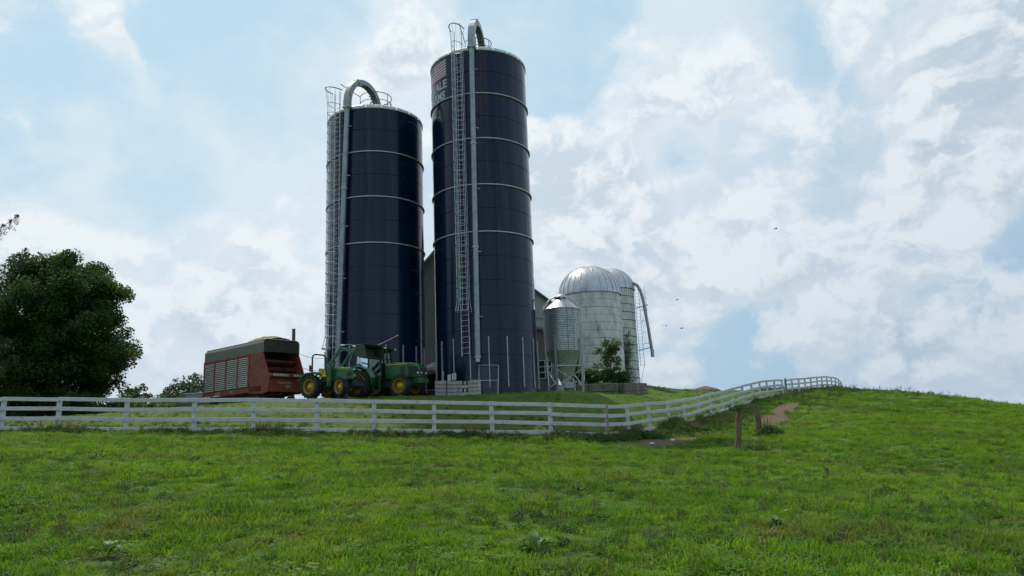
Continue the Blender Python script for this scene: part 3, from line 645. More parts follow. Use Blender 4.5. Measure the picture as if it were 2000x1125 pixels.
# ------------------------------------------------------------------ concrete block bay
bz = 4.42; tW = thing('block_wall', 'low wall of dark concrete blocks, two high, in front of the white silo', 'wall', (0, 0, bz))
blk = MB(); blk.box((0, 0, 0), (1.03, .6, .56)); bm = blk.mesh('block', M['block'])
for r_ in range(2):
    for i in range(4):
        o = link('block', bm, tW, (3.45+1.05*i+(.02 if r_ else 0), 54.3+random.uniform(-.03, .03), .30+.585*r_)); bevel(o, .03)
    for i in range(3):
        o = link('block', bm, tW, (7.72+.72*i*.95, 54.75+.9*i, .30+.585*r_+.05*i), rad(50)); bevel(o, .03)
m = MB(); m.poly([(3.2, 54.4), (7.2, 54.4), (9.3, 57.0), (9.0, 60), (3.2, 60)], 0, .98, 'xy'); m.build('earth_fill', MG, tW)

# ------------------------------------------------------------------ barns
def barn(label, pts, depth, loc, rz, wallm, name='barn'):
    t_ = thing(name, label, 'barn', loc, rz); m = MB(); m.poly(pts, 0, depth); m.build('wall', wallm, t_)
    n = len(pts); m = MB()
    for i in range(1, n-2):
        a, b = pts[i], pts[i+1]; d = Vector((b[0]-a[0], 0, b[1]-a[1])).normalized()
        A = Vector((a[0], -.35, a[1]))-d*(.3 if i == 1 else 0); B = Vector((b[0], -.35, b[1]))+d*(.3 if i == n-3 else .02); nn = Vector((-d.z, 0, d.x))
        if nn.z < 0: nn = -nn
        for off in (.02,):
            vs = [A+nn*off, B+nn*off, B+nn*(off+.12), A+nn*(off+.12)]; vs2 = [v+Vector((0, depth+.7, 0)) for v in vs]
            m.add(vs+vs2, [(0, 1, 2, 3), (7, 6, 5, 4), (0, 4, 5, 1), (1, 5, 6, 2), (2, 6, 7, 3), (3, 7, 4, 0)])
    m.build('roof', M['roof'], t_); return t_
t1 = barn('tall grey barn seen in the gap between the two blue silos', [(-3.9, 0), (-3.9, 9.7), (-2.2, 11.7), (0, 13.2), (2.2, 11.7), (3.9, 9.7), (3.9, 0)], 13, (-2.85, 54.5, 4.4), rad(5), M['barn'])
m = MB(); m.box((-2.35, -.03, 7.3), (.5, .04, 1.0)); m.box((-2.35, -.05, 7.85), (.6, .05, .07)); m.box((-2.35, -.05, 6.75), (.6, .05, .07)); m.build('window', M['black'], t1)
m = MB(); m.tube([(-3.1, -.12, 5.2), (-2.9, -.12, 4.6), (-2.6, -.12, 4.3), (-2.35, -.12, 4.9)], .015, 4); m.build('cable', M['wire'], t1)
t2 = barn('pale barn wall with a sloping roof right behind the tall blue silo', [(-3.2, 0), (-3.2, 7.8), (0, 10.4), (3.05, 7.9), (3.05, 0)], 12, (-.1, 60.2, 4.7), rad(-2), M['barnlight'])
m = MB(); m.tube([(1.85, -.1, 8.6), (1.6, -.1, 8.4), (1.55, -.1, 5.6)], .07, 6); m.beam((.6, -.06, 7.0), (3.0, -.06, 6.5), .04, .06); m.build('downpipe', M['duct'], t2)
t3 = thing('lean_to', 'brown grey lean to with gridded window between the tall silo and feed bin', 'shed', (1.35, 57.6, 4.5), rad(-6))
m = MB(); m.poly([(-2.4, 0), (-2.4, 6.0), (1.75, 5.35), (1.75, 0)], 0, 2.3); m.build('wall', M['barnbrown'], t3)
m = MB(); m.poly([(-2.5, 6.02), (-2.5, 6.2), (1.9, 5.5), (1.9, 5.32)], -.3, 2.2); m.build('roof', M['roof'], t3)
wf = MB(); wf.box((.9, -.02, 2.55), (1.0, .06, 1.35)); wo = wf.build('window', M['black'], t3)
m = MB()
for x in (.42, .9, 1.38): m.box((x, -.07, 2.55), (.05, .05, 1.4))
for z in (1.88, 2.33, 2.75, 3.22): m.box((.9, -.08, z), (1.02, .05, .05))
m.build('window_bars', M['sign'], wo)
t4 = thing('porch_shed', 'small open shed with pale roof between the two blue silos', 'shed', (-5.35, 47.7, g1(-5.35, 47.7)), rad(4))
m = MB(); m.poly([(-.75, 2.05), (-.75, 2.22), (1.2, 2.34), (1.2, 2.15)], -.2, 2.4); m.poly([(-.6, 2.22), (.2, 2.62), (1.2, 2.62), (1.2, 2.34)], .1, 2.3); m.build('roof', M['rim'], t4)
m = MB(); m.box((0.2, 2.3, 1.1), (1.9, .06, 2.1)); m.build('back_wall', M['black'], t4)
for x in (-.55, 1.0):
    m = MB(); m.box((x, -.1, 1.02), (.09, .09, 2.05)); m.build('post', M['white'], t4)
for k in range(5):
    m = MB(); m.box((.35+.04*(k % 2), .5, .12+.2*k), (1.2, .5, .13)); o = m.build('timber', M['wood'] if k % 2 else M['palewood'], t4)

# ------------------------------------------------------------------ forage wagon
wx, wy = -14.5, 44.05; WZ = g1(-15.5, 46.5); tG = thing('forage_wagon', 'red farm wagon with ribbed silver side panels, heaped with chopped forage', 'wagon', (wx, wy, WZ), rad(-40.9))
W_, L_ = 2.36, 6.8; zb, zm, zt = 1.10, 3.28, 4.02
m = MB()
for y in (0, W_):
    m.box((-L_/2-.05, y, zb+.1), (L_, .07, .30)); m.box((-L_/2-.05, y, zm-.05), (L_, .06, .12))
m.box((-L_, W_/2, (zb+zm)/2), (.06, W_, zm-zb)); m.box((-L_/2, W_/2, zb+.03), (L_, W_-.1, .06))
m.build('bed_frame', M['red'], tG)
xs_ = [-6.72, -5.42, -4.05, -2.70, -1.45]
for y in (0, W_):
    for x in xs_:
        m = MB(); m.box((x, y, (zb+zm)/2+.08), (.16, .12, zm-zb-.1)); m.build('stake', M['red'], tG)
    for i in range(4):
        x0, x1 = xs_[i]+.09, xs_[i+1]-.09; m = MB(); n = 15
        for k in range(n):
            z = zb+.30+(zm-zb-.42)*k/n; h_ = (zm-zb-.42)/n
            s_ = -1 if y == 0 else 1; vs = [(x0, y, z), (x1, y, z), (x1, y+.06*s_, z+h_*.12), (x0, y+.06*s_, z+h_*.12), (x1, y+.035*s_, z+h_*.72), (x0, y+.035*s_, z+h_*.72)]
            f_ = [(0, 1, 2, 3), (3, 2, 4, 5)] if y == 0 else [(3, 2, 1, 0), (5, 4, 2, 3)]; m.add(vs, f_)
        m.build('ribbed_panel', M['slat'], tG)
        m = MB(); m.box(((x0+x1)/2, y+(.04 if y == 0 else -.04), (zb+zm)/2), (x1-x0, .03, zm-zb-.1)); m.build('panel_backing', M['darkred'], tG)
# solid red front section with forward-raking edge
for y in (0, W_):
    m = MB(); m.poly([(-1.36, zb-.12), (-1.36, zm), (.02, zm), (.62, 2.05), (.95, 2.0), (.95, 1.78), (.78, 1.7), (.70, .98), (.2, .88)], y-.035, y+.035); bevel(m.build('front_side_plate', M['red'], tG), .008, 1)
m = MB(); m.box((.74, W_/2, 1.35), (.05, W_-.06, .78)); m.box((.86, W_/2, 1.90), (.34, W_+.12, .20)); m.build('cross_conveyor', M['red'], tG)
m = MB(); m.box((-.05, W_/2, 2.78), (.08, W_-.1, .10)); 
for k in range(3): m.lathe([(.16, .1), (.16, W_-.2)], 10, c=(-.3+.02*k, .05, 2.75-.42*k), axis='y'); 
for k in range(3):
    for j in range(9): m.box((-.3+.02*k, .25+.23*j, 2.75-.42*k), (.5, .03, .05), ry=random.uniform(0, 3))
m.build('beater_bars', M['darkred'], tG)
m = MB(); m.box((-1.2, W_/2, 2.1), (.06, W_-.1, 2.2)); m.build('inner_bulkhead', M['black'], tG)
# grey screened upper sides with rounded corners
m = MB(); N = 6
def roundtop(y0, x): return [(x, y0, zm), (x, y0, zt-.18), (x, y0+.05, zt-.06), (x, y0+.16, zt)]
for sgn, y0 in ((1, 0), (-1, W_)):
    A = roundtop(0, 0); vs = []
    for x in (-L_-.02, 0.02):
        vs += [(x, y0+sgn*(q[1]), q[2]) for q in A]
    m.add(vs, [(i, i+4, i+5, i+1) for i in range(3)])
    vs = [(v[0], v[1]+sgn*.04, v[2]-.01) for v in vs]; m.add(vs, [(i+1, i+5, i+4, i) for i in range(3)])
m.build('upper_screen_side', M['canvas'], tG)
for x, nm in ((.02, 'upper_front_screen'), (-L_-.02, 'upper_rear_screen')):
    m = MB(); P2 = [(0.02, zm+.0), (0.02, zt-.18), (.07, zt-.05), (.2, zt+.0), (W_-.2, zt), (W_-.07, zt-.05), (W_-.02, zt-.18), (W_-.02, zm)]
    if x > 0: P2 = [(0.02, zm+.0)]+P2[1:-1]+[(W_-.02, zm), (W_-.3, zm+.03), (W_/2, zm+.05), (.3, zm+.03)]
    m.poly(P2, x-.025, x+.025, 'yz'); m.build(nm, M['darkscreen'] if x > 0 else M['canvas'], tG)
m = MB(); m.tube([(0.05, .0, zm), (.05, -.01, zt-.16), (.05, .06, zt-.02), (.05, .2, zt+.03), (.05, W_-.2, zt+.03), (.05, W_-.06, zt-.02), (.05, W_, zt-.16), (.05, W_, zm)], .035, 6)
m.tube([(0, .14, zt+.02), (-L_, .14, zt+.02)], .03, 6); m.tube([(0, W_-.14, zt+.02), (-L_, W_-.14, zt+.02)], .03, 6); m.build('top_rail', M['rail'], tG)
gx, gy = np.meshgrid(np.linspace(-L_+.1, -.02, 40), np.linspace(.08, W_-.08, 16)); 
hz_ = zt-.10+.42*np.exp(-((gx+1.6)/1.7)**2)*np.sin((gy-.08)/(W_-.16)*pi)**.7+.03*np.sin(gx*9)*np.sin(gy*11)+RNG.normal(size=gx.shape)*.012+.10*np.sin((gy-.08)/(W_-.16)*pi)
V = np.stack([gx.ravel(), gy.ravel(), hz_.ravel()], 1); I = np.arange(gx.size).reshape(gx.shape)
F = np.stack([I[:-1, :-1].ravel(), I[:-1, 1:].ravel(), I[1:, 1:].ravel(), I[1:, :-1].ravel()], 1)
link('forage_heap', fastmesh('forage_heap', V, F, M['hay'], smooth=True), tG)
# undercarriage
m = MB()
for y in (.6, W_-.6): m.box((-3.2, y, .86), (7.0, .12, .18))
for x in (-.55, -4.6, -5.7): m.box((x, W_/2, .50), (.14, W_-.3, .14)); m.box((x, W_/2, .68), (.2, 1.2, .22))
m.beam((-.2, W_/2, .5), (2.2, W_/2, .42), .12, .12); m.build('chassis', M['darkred'], tG)

def wheel(parent, x, y, z, R, wd, rimR, side, rimm, dish=.08, lugs=20, name='wheel', hubm=None, steer=0, lug=True):
    """axle along local y, outer face towards side"""
    s_ = side; m = MB(); hub = [(0, s_*(wd*.5-dish*.35)), (rimR*.28, s_*(wd*.5-dish*.4)), (rimR*.32, s_*(wd*.5-dish)), (rimR*.62, s_*(wd*.5-dish*1.25)), (rimR*.66, s_*(wd*.5-dish*1.3)), (rimR*.9, s_*(wd*.5-dish*1.4))]
    m.lathe(hub if s_ < 0 else hub[::-1], 24, axis='y')
    w_ = m.build(name, hubm or rimm, parent); w_.location = (x, y, z); w_.rotation_euler = (0, 0, steer)
    m = MB(); pr = [(rimR*.88, s_*wd*.5-s_*dish), (rimR*.9, s_*(wd*.5-.02)), (rimR*1.03, s_*(wd*.5)), (rimR*1.03, -s_*wd*.5), (rimR*.9, -s_*wd*.5)]; m.lathe(pr if s_ > 0 else pr[::-1], 28, axis='y'); m.lathe(pr[::-1] if s_ > 0 else pr, 28, axis='y'); m.build('rim', rimm, w_)
    if lug:
        m = MB(); q = [(rimR*.60, s_*(wd*.5-dish*1.0)), (rimR*.885, s_*(wd*.5-dish*.55))]; m.lathe(q if s_ < 0 else q[::-1], 24, axis='y')  # dark ring paints the dish's shade, with mud; bolts share it
        for i in range(8): m.box((rimR*.44*sin(i*pi/4), s_*(wd*.5-dish*1.0), -rimR*.44*cos(i*pi/4)), (.03, .05, .03))
        m.build('disc_shade_ring', M['mudshade'], w_)
    m = MB(); h = wd/2; k = (R-rimR); pr = [(rimR, -h*.86), (rimR+k*.15, -h*1.0), (rimR+k*.5, -h*1.08), (R-k*.16, -h*.98), (R-.03, -h*.72), (R-.03, h*.72), (R-k*.16, h*.98), (rimR+k*.5, h*1.08), (rimR+k*.15, h), (rimR, h*.86)]
    m.lathe(pr[::-1], 32, axis='y')
    if lug:
        for i in range(lugs):
            for sg in (-1, 1):
                a = 2*pi*(i+(.5 if sg > 0 else 0))/lugs
                for q in range(3):
                    aa = a-sg*0+q*.11; y_ = sg*h*(.18+.33*q); r_ = R-.012
                    m.box((r_*sin(aa), y_, -r_*cos(aa)), (.05+.01*R, h*.40, .055), ry=-aa, rz=0)
    m.build('tyre', M['tyre'], w_); return w_
for x in (-.55, -4.6, -5.7):
    for y, s_ in ((.12, -1), (W_-.12, 1)): wheel(tG, x, y, .42, .42, .26, .22, s_, M['white'], lug=False)
m = MB(); n = 22
for k in range(n):
    y = .05+(W_-.1)*k/n
    if 10 <= k <= 12: continue
    m.add([(1.035, y, 1.83), (1.035, y+.05, 1.83), (1.035, y+.09, 1.96), (1.035, y+.04, 1.96)], [(0, 1, 2, 3)])
m.build('hazard_stripes', M['sign'], tG)
m = MB()
def put_text(m, txt, size, org, xa, ya, off=.0):
    vs, fs = text_faces(txt, size, off); xa, ya, org = Vector(xa), Vector(ya), Vector(org); m.add([org+xa*v[0]+ya*v[1] for v in vs], fs)
put_text(m, 'MILLER PRO', .17, (.775, .55, 1.42), (0, 1, 0), (0, 0, 1)); put_text(m, '5300', .17, (.775, 1.0, 1.22), (0, 1, 0), (0, 0, 1))
put_text(m, 'MILLER', .20, (-5.3, -.045, 1.14), (1, 0, 0), (0, 0, 1)); put_text(m, 'PRO', .20, (-3.55, -.045, 1.14), (1, 0, 0), (0, 0, 1))
m.build('lettering', M['letter'], tG)
m = MB(); m.box((-6.3, -.05, zb-.02), (.9, .02, .05)); m.box((-5.1, -.05, zb-.02), (.8, .02, .05)); m.build('reflector_strip', M['sign'], tG)

# ------------------------------------------------------------------ tractors
def tractor_small(label, x, y, rz):
    t_ = thing('tractor', label, 'tractor', (x, y, g1(x+.8, y-.6)+.02), rz)
    for s_ in (-1, 1):
        wheel(t_, 0, s_*.70, .61, .61, .40, .37, s_, M['yellow'], .12, 18)
        wheel(t_, 1.98, s_*.68, .48, .48, .28, .33, s_, M['yellow'], .10, 16, steer=rad(-14))
        m = MB(); P2 = [(-.62, .98), (-.5, 1.20), (-.2, 1.32), (.35, 1.34), (.55, 1.20), (.55, 1.14), (.32, 1.26), (-.18, 1.25), (-.46, 1.12), (-.56, .95)]
        m.poly(P2, s_*.5, s_*.93) if s_ > 0 else m.poly(P2, -.93, -.5); m.build('fender', M['green'], t_)
    m = MB(); m.poly([(1.05, .85), (1.05, 1.50), (1.25, 1.56), (2.25, 1.46), (2.42, 1.36), (2.45, .82)], -.29, .29); bevel(m.build('hood', M['green'], t_), .06, 3)
    m = MB(); m.box((2.455, 0, 1.10), (.02, .46, .46)); m.box((2.2, -.295, 1.12), (.3, .015, .22)); m.box((2.2, .295, 1.12), (.3, .015, .22)); m.build('grille', M['iron'], t_)
    m = MB(); m.beam((1.25, -.297, 1.45), (2.2, -.297, 1.37), .012, .035); m.beam((1.25, .297, 1.45), (2.2, .297, 1.37), .012, .035); m.build('hood_stripe', M['yellow'], t_)
    for s_ in (-1, 1):
        m = MB(); m.box((2.44, s_*.2, 1.33), (.05, .13, .07)); bevel(m.build('headlight', M['lampglass'], t_), .015)
    m = MB(); m.box((.9, 0, .68), (2.2, .40, .42)); m.box((0, 0, .62), (.5, 1.1, .32)); m.box((1.98, 0, .50), (.22, 1.15, .16)); m.box((2.5, 0, .62), (.3, .5, .3)); bevel(m.build('chassis', M['iron'], t_), .03)
    m = MB(); m.box((.75, 0, .84), (.95, .95, .05)); m.box((.95, -.56, .56), (.32, .2, .04)); m.box((.95, -.62, .40), (.30, .06, .03)); m.beam((.8, -.6, .4), (.8, -.55, .84), .03, .03); m.beam((1.1, -.6, .4), (1.1, -.55, .84), .03, .03); m.build('platform_step', M['iron'], t_)
    m = MB(); m.box((.30, 0, 1.14), (.46, .46, .10)); m.box((.07, 0, 1.38), (.10, .44, .42), ry=-.18); bevel(m.build('seat', M['yellow'], t_), .04, 3)
    m = MB(); m.tube([(-.15, -.50, .9), (-.15, -.50, 2.12), (-.15, -.44, 2.26), (-.15, -.30, 2.32), (-.15, .30, 2.32), (-.15, .44, 2.26), (-.15, .50, 2.12), (-.15, .50, .9)], .042, 8); m.build('roll_bar', M['iron'], t_)
    for s_ in (-1, 1):
        m = MB(); m.box((-.17, s_*.60, 1.62), (.10, .12, .22)); m.box((-.17, s_*.60, 1.45), (.12, .10, .08)); m.build('lamp_bracket', M['iron'], t_)
        m = MB(); m.lathe([(0, -.03), (.065, -.02), (.07, .02), (0, .03)], 12, c=(-.10, s_*.62, 1.66), axis='y'); m.build('warning_light', M['amber'], t_)
    m = MB(); m.tube([(1.0, 0, 1.2), (.72, 0, 1.42)], .025, 6); m.tube([(.70+.07*cos(a)*.7, .19*sin(a), 1.44+.07*cos(a)) for a in np.linspace(0, 2*pi, 17)[:-1]], .017, 5, closed=True); m.box((1.0, 0, 1.25), (.16, .4, .3)); m.build('steering_wheel', M['iron'], t_)
    # front loader, raised
    for s_ in (-1, 1):
        y_ = s_*.48; m = MB(); m.beam((1.02, y_, .55), (.98, y_, 1.66), .10, .26, up=(1, 0, 0)); bevel(m.build('loader_mast', M['green'], t_), .015, 1)
        m = MB(); m.beam((.95, y_, 1.60), (1.82, y_, 2.48), .085, .17); m.beam((1.76, y_, 2.45), (2.74, y_, 2.20), .085, .17); m.beam((1.62, y_, 2.2), (2.0, y_, 2.4), .06, .16); m.beam((2.66, y_, 2.20), (2.92, y_, 2.44), .08, .15); bevel(m.build('loader_arm', M['green'], t_), .015, 1)
        m = MB(); m.tube([(1.10, y_, 1.30), (1.42, y_, 1.76)], .045, 8); m.tube([(2.1, y_, 2.58), (2.5, y_, 2.54)], .04, 8); m.build('cylinder_barrel', M['green'], t_)
        m = MB(); m.tube([(1.42, y_, 1.76), (1.70, y_, 2.18)], .022, 6); m.tube([(1.75, y_, 2.61), (2.9, y_, 2.47)], .018, 6); m.build('cylinder_rod', M['chrome'], t_)
        m = MB(); m.tube([(1.0, y_, 1.7), (1.12, y_*.9, 1.95), (1.4, y_*.9, 2.0), (1.7, y_*.95, 2.35)], .014, 4); m.tube([(1.0, y_*.8, 1.2), (.9, y_*.9, 1.5), (1.05, y_*.95, 1.75)], .016, 4); m.build('hose', M['iron'], t_)
    DZ = -.25
    m = MB(); P2 = [(a+.05, b+DZ) for a, b in [(2.92, 2.74), (3.48, 2.70), (3.50, 2.66), (3.0, 2.62), (2.98, 2.30), (3.25, 2.12), (3.62, 2.06), (3.62, 2.03), (3.2, 2.06), (2.90, 2.26), (2.86, 2.5)]]
    m.poly(P2, -.70, .70); bevel(m.build('bucket', M['worn'], t_), .01, 1)
    for s_ in (-1, 1):
        m = MB(); m.poly([(a+.05, b+DZ) for a, b in [(2.92, 2.73), (3.48, 2.69), (3.62, 2.04), (3.2, 2.06), (2.90, 2.26)]], s_*.70-.015, s_*.70+.015); m.build('bucket_side', M['worn'], t_)
    m = MB(); m.box((3.50, 0, 2.74+DZ), (.22, 1.44, .05)); m.box((3.65, 0, 2.03+DZ), (.16, 1.44, .035)); m.box((2.90, 0, 2.48+DZ), (.08, 1.1, .08)); m.build('bucket_lip', M['iron'], t_)
    m = MB(); m.add([(2.48, -.30, .98), (2.48, -.12, .98), (2.48, -.21, 1.16)], [(0, 1, 2)]); m.build('warning_triangle', M['yellow'], t_)
    m = MB(); m.box((-.62, .0, .9), (.2, .7, .1)); m.box((-.8, -.75, 1.0), (.16, .12, .12)); m.beam((-.3, -.3, .6), (-1.0, -.35, .45), .06, .06); m.beam((-.3, .3, .6), (-1.0, .35, .45), .06, .06); m.build('hitch', M['iron'], t_)
    return t_
tractor_small('small open green tractor with yellow seat and raised front loader, beside the wagon', -10.12, 40.1, rad(-30))

def tractor_cab(label, x, y, rz):
    t_ = thing('tractor', label, 'tractor', (x, y, g1(x+1, y-.6)+.02), rz)
    for s_ in (-1, 1):
        wheel(t_, 0, s_*.86, .80, .80, .46, .50, s_, M['yellow'] if s_ > 0 else M['yellow'], .14, 20)
        wheel(t_, 2.48, s_*.80, .56, .56, .36, .36, s_, M['yellow'], .10, 18, hubm=M['yellow'])
        m = MB(); P2 = [(-.85, 1.05), (-.62, 1.50), (-.2, 1.74), (.2, 1.76), (.62, 1.55), (.88, 1.1), (.92, .72), (.85, .72), (.80, 1.08), (.55, 1.46), (.18, 1.67), (-.18, 1.66), (-.55, 1.44), (-.78, 1.02)]
        y0, y1 = (.60, 1.12) if s_ > 0 else (-1.12, -.60); m.poly(P2, y0, y1); bevel(m.build('fender', M['green'], t_), .012, 1)
    m = MB(); m.poly([(1.28, .98), (1.28, 1.84), (1.9, 1.88), (2.85, 1.80), (3.28, 1.64), (3.40, 1.45), (3.42, .98)], -.38, .38); bevel(m.build('hood', M['green'], t_), .07, 3)
    m = MB()
    for s_ in (-1, 1):
        m.poly([(2.72, 1.08), (2.70, 1.60), (3.20, 1.55), (3.36, 1.42), (3.38, 1.08)], s_*.385-.012, s_*.385+.012)
        for k in range(4): m.box((2.35, s_*.385, 1.16+.13*k), (.26, .02, .09))
    m.box((3.425, 0, 1.25), (.02, .62, .46)); m.build('grille', M['iron'], t_)
    m = MB()
    for s_ in (-1, 1): m.beam((1.35, s_*.386, 1.76), (2.62, s_*.386, 1.74), .012, .05)
    m.build('hood_stripe', M['yellow'], t_)
    for s_ in (-1, 1):
        m = MB(); m.box((3.42, s_*.24, 1.22), (.04, .12, .09)); m.build('headlight', M['lampglass'], t_)
        m = MB(); m.box((3.30, s_*.392, 1.22), (.10, .02, .09)); m.build('headlight', M['lampglass'], t_)
    m = MB(); m.box((1.4, 0, .78), (3.6, .46, .5)); m.box((0, 0, .80), (.6, 1.3, .4)); m.box((2.48, 0, .58), (.26, 1.25, .2)); bevel(m.build('chassis', M['iron'], t_), .04)
    m = MB(); m.box((3.25, 0, .82), (.5, .62, .28)); m.box((3.5, 0, .80), (.2, .5, .2)); m.build('front_bracket', M['green'], t_)
    # cab
    co = {'a': (1.22, .60, 1.15), 'b': (1.05, .55, 2.62), 'c': (.42, .66, 1.1), 'd': (.42, .60, 2.62), 'e': (-.45, .62, 1.55), 'f': (-.35, .55, 2.62)}
    m = MB()
    for s_ in (-1, 1):
        q = {k: (v[0], v[1]*s_, v[2]) for k, v in co.items()}
        for a, b in (('a', 'b'), ('c', 'd'), ('e', 'f')): m.beam(q[a], q[b], .06, .07, up=(1, 0, 0))
        m.beam(q['a'], q['c'], .05, .06); m.beam(q['c'], q['e'], .05, .06); m.beam(q['b'], q['f'], .05, .06)
    m.box((.4, 0, 1.05), (1.6, 1.1, .1)); m.build('cab_frame', M['iron'], t_)
    for s_ in (-1, 1):
        q = {k: (v[0], v[1]*s_, v[2]) for k, v in co.items()}
        for quad in (('a', 'c', 'd', 'b'), ('c', 'e', 'f', 'd')):
            m = MB(); m.add([q[k] for k in quad], [(0, 1, 2, 3)]); m.build('cab_window', M['glass'], t_)
    m = MB(); m.add([(1.21, -.6, 1.2), (1.21, .6, 1.2), (1.05, .55, 2.6), (1.05, -.55, 2.6)], [(0, 1, 2, 3)]); m.build('windscreen', M['glass'], t_)
    m = MB(); m.add([(-.45, -.6, 1.55), (-.45, .6, 1.55), (-.36, .55, 2.6), (-.36, -.55, 2.6)], [(0, 1, 2, 3)]); m.build('rear_window', M['glass'], t_)
    m = MB(); m.poly([(-.55, 2.62), (-.52, 2.76), (-.3, 2.83), (1.15, 2.83), (1.38, 2.74), (1.40, 2.62)], -.70, .70); bevel(m.build('cab_roof', M['green'], t_), .05, 2)
    for s_ in (-1, 1):
        m = MB(); m.box((1.40, s_*.52, 2.66), (.06, .14, .08)); m.build('work_light', M['lampglass'], t_)
    m = MB(); m.box((.25, 0, 1.35), (.5, .5, .14)); m.box((.0, 0, 1.7), (.14, .48, .62), ry=-.1); bevel(m.build('seat', M['iron'], t_), .04)
    m = MB(); m.tube([(1.1, 0, 1.2), (.8, 0, 1.75)], .03, 6); m.tube([(.80+.05*cos(a), .2*sin(a), 1.76+.1*cos(a)) for a in np.linspace(0, 2*pi, 17)[:-1]], .018, 5, closed=True); m.build('steering_wheel', M['iron'], t_)
    st = MB()
    for z in (.42, .66, .90): st.box((1.05, -.84, z), (.40, .22, .035))
    st.box((.85, -.84, .70), (.03, .2, .75)); st.box((1.25, -.84, .70), (.03, .2, .75)); st.build('cab_steps', M['green'], t_)
    m = MB(); m.tube([(1.38, -.32, 1.8), (1.38, -.34, 2.35), (1.36, -.34, 2.62)], .05, 8); m.build('exhaust', M['iron'], t_)
    m = MB(); m.tube([(1.2, -.64, 2.2), (1.35, -.86, 2.25)], .012, 4); m.box((1.35, -.90, 2.12), (.03, .16, .28)); m.build('mirror', M['iron'], t_)
    m = MB(); m.tube([(.6, -.4, 2.83), (.95, -.1, 3.0), (1.6, .5, 3.45)], .012, 4); m.build('aerial', M['chrome'], t_)
    return t_
tractor_cab('larger green tractor with enclosed cab, parked at the foot of the shorter silo', -8.02, 41.95, rad(-22))

# ------------------------------------------------------------------ parked car, utility pole, small things
cxx, cyy = -21.1, 53.2; tK = thing('parked_car', 'dark car parked behind the rear of the red wagon', 'car', (cxx, cyy, g1(cxx, cyy)), rad(8))
m = MB(); m.poly([(-2.2, .35), (-2.25, .85), (-2.15, 1.05), (-2.0, 1.15), (-1.5, 1.88), (.6, 1.92), (1.35, 1.12), (2.1, .95), (2.2, .4)], -.85, .85); bevel(m.build('body', M['car'], tK), .08, 3)
m = MB(); 
for y in (-.862, .862): m.poly([(-1.82, 1.2), (-1.4, 1.78), (.5, 1.82), (1.1, 1.18)], y-.006, y+.006)
m.build('side_window', M['glass'], tK)
for x in (-1.4, 1.4):
    for s_ in (-1, 1): wheel(tK, x, s_*.78, .34, .34, .22, .2, s_, M['galv_dull'], .04, lug=False)
pz = g1(-16.2, 56); tP = thing('utility_pole', 'dark utility pole rising behind the heaped red wagon', 'pole', (-16.2, 56, pz))
ptop = 10.6
m = MB(); m.tube([(0, 0, 0), (0, 0, ptop-pz)], [.15, .12], 10); m.build('shaft', M['wood'], tP)
for lb, a, b in (('upper thin cable running from behind the wagon to the shorter silo', (-16.2, 56, 8.95), (-11.2, 47.6, 7.35)), ('lower thin cable running from behind the wagon to the shorter silo', (-16.2, 56, 8.0), (-11.2, 47.6, 6.6))):
    a, b = Vector(a), Vector(b); m = MB(); m.tube([a.lerp(b, k/10)-Vector((0, 0, .25*sin(pi*k/10))) for k in range(11)], .018, 4)
    o = m.build('cable', M['wire']); o['label'] = lb; o['category'] = 'cable'
px_, py_ = -21.3, 44.6; tS = thing('board_stack', 'pale slatted boards lying in the grass behind the left fence', 'boards', (px_, py_, g1(px_, py_)+.12), rad(12))
for k in range(6):
    m = MB(); m.box((-.5+.24*k, 0, .02), (.14, 1.3, .04), ry=0); o = m.build('board', M['white'], tS); o.rotation_euler = (rad(10), 0, rad(-30))
m = MB(); m.box((0, 0, -.05), (1.5, .8, .06)); m.build('underframe', M['palewood'], tS)
ux, uy = -30.2, 45.5; tU = thing('utility_box', 'small pale blue box on the ground under the left trees', 'box', (ux, uy, g1(ux, uy)))
m = MB(); m.box((0, 0, .2), (.32, .3, .42)); bevel(m.build('cabinet', M['sign'], tU), .02); m = MB(); m.box((0, -.16, .2), (.26, .02, .32)); m.build('door', M['duct'], tU)
# heap of earth far behind the fence
hx, hy = 17.6, 72.; m = MB()
N1, N2 = 8, 16; vs = [(0, 0, .42)]
for i in range(1, N1+1):
    for j in range(N2):
        a = 2*pi*j/N2; r = i/N1; vs.append((1.5*r*cos(a), 1.0*r*sin(a), .40*(1-r**1.6)*(.8+.25*random.random())-.1*(r > .95)))
fs = [(0, 1+j, 1+(j+1) % N2) for j in range(N2)]+[(1+(i-1)*N2+j, 1+i*N2+j, 1+i*N2+(j+1) % N2, 1+(i-1)*N2+(j+1) % N2) for i in range(1, N1) for j in range(N2)]
m.add(vs, fs, True); o = m.build('earth_heap', M['earth']); o.location = (hx, hy, g1(hx, hy)+.02); o['label'] = 'low brown heap of earth on the skyline behind the fence'; o['category'] = 'heap'

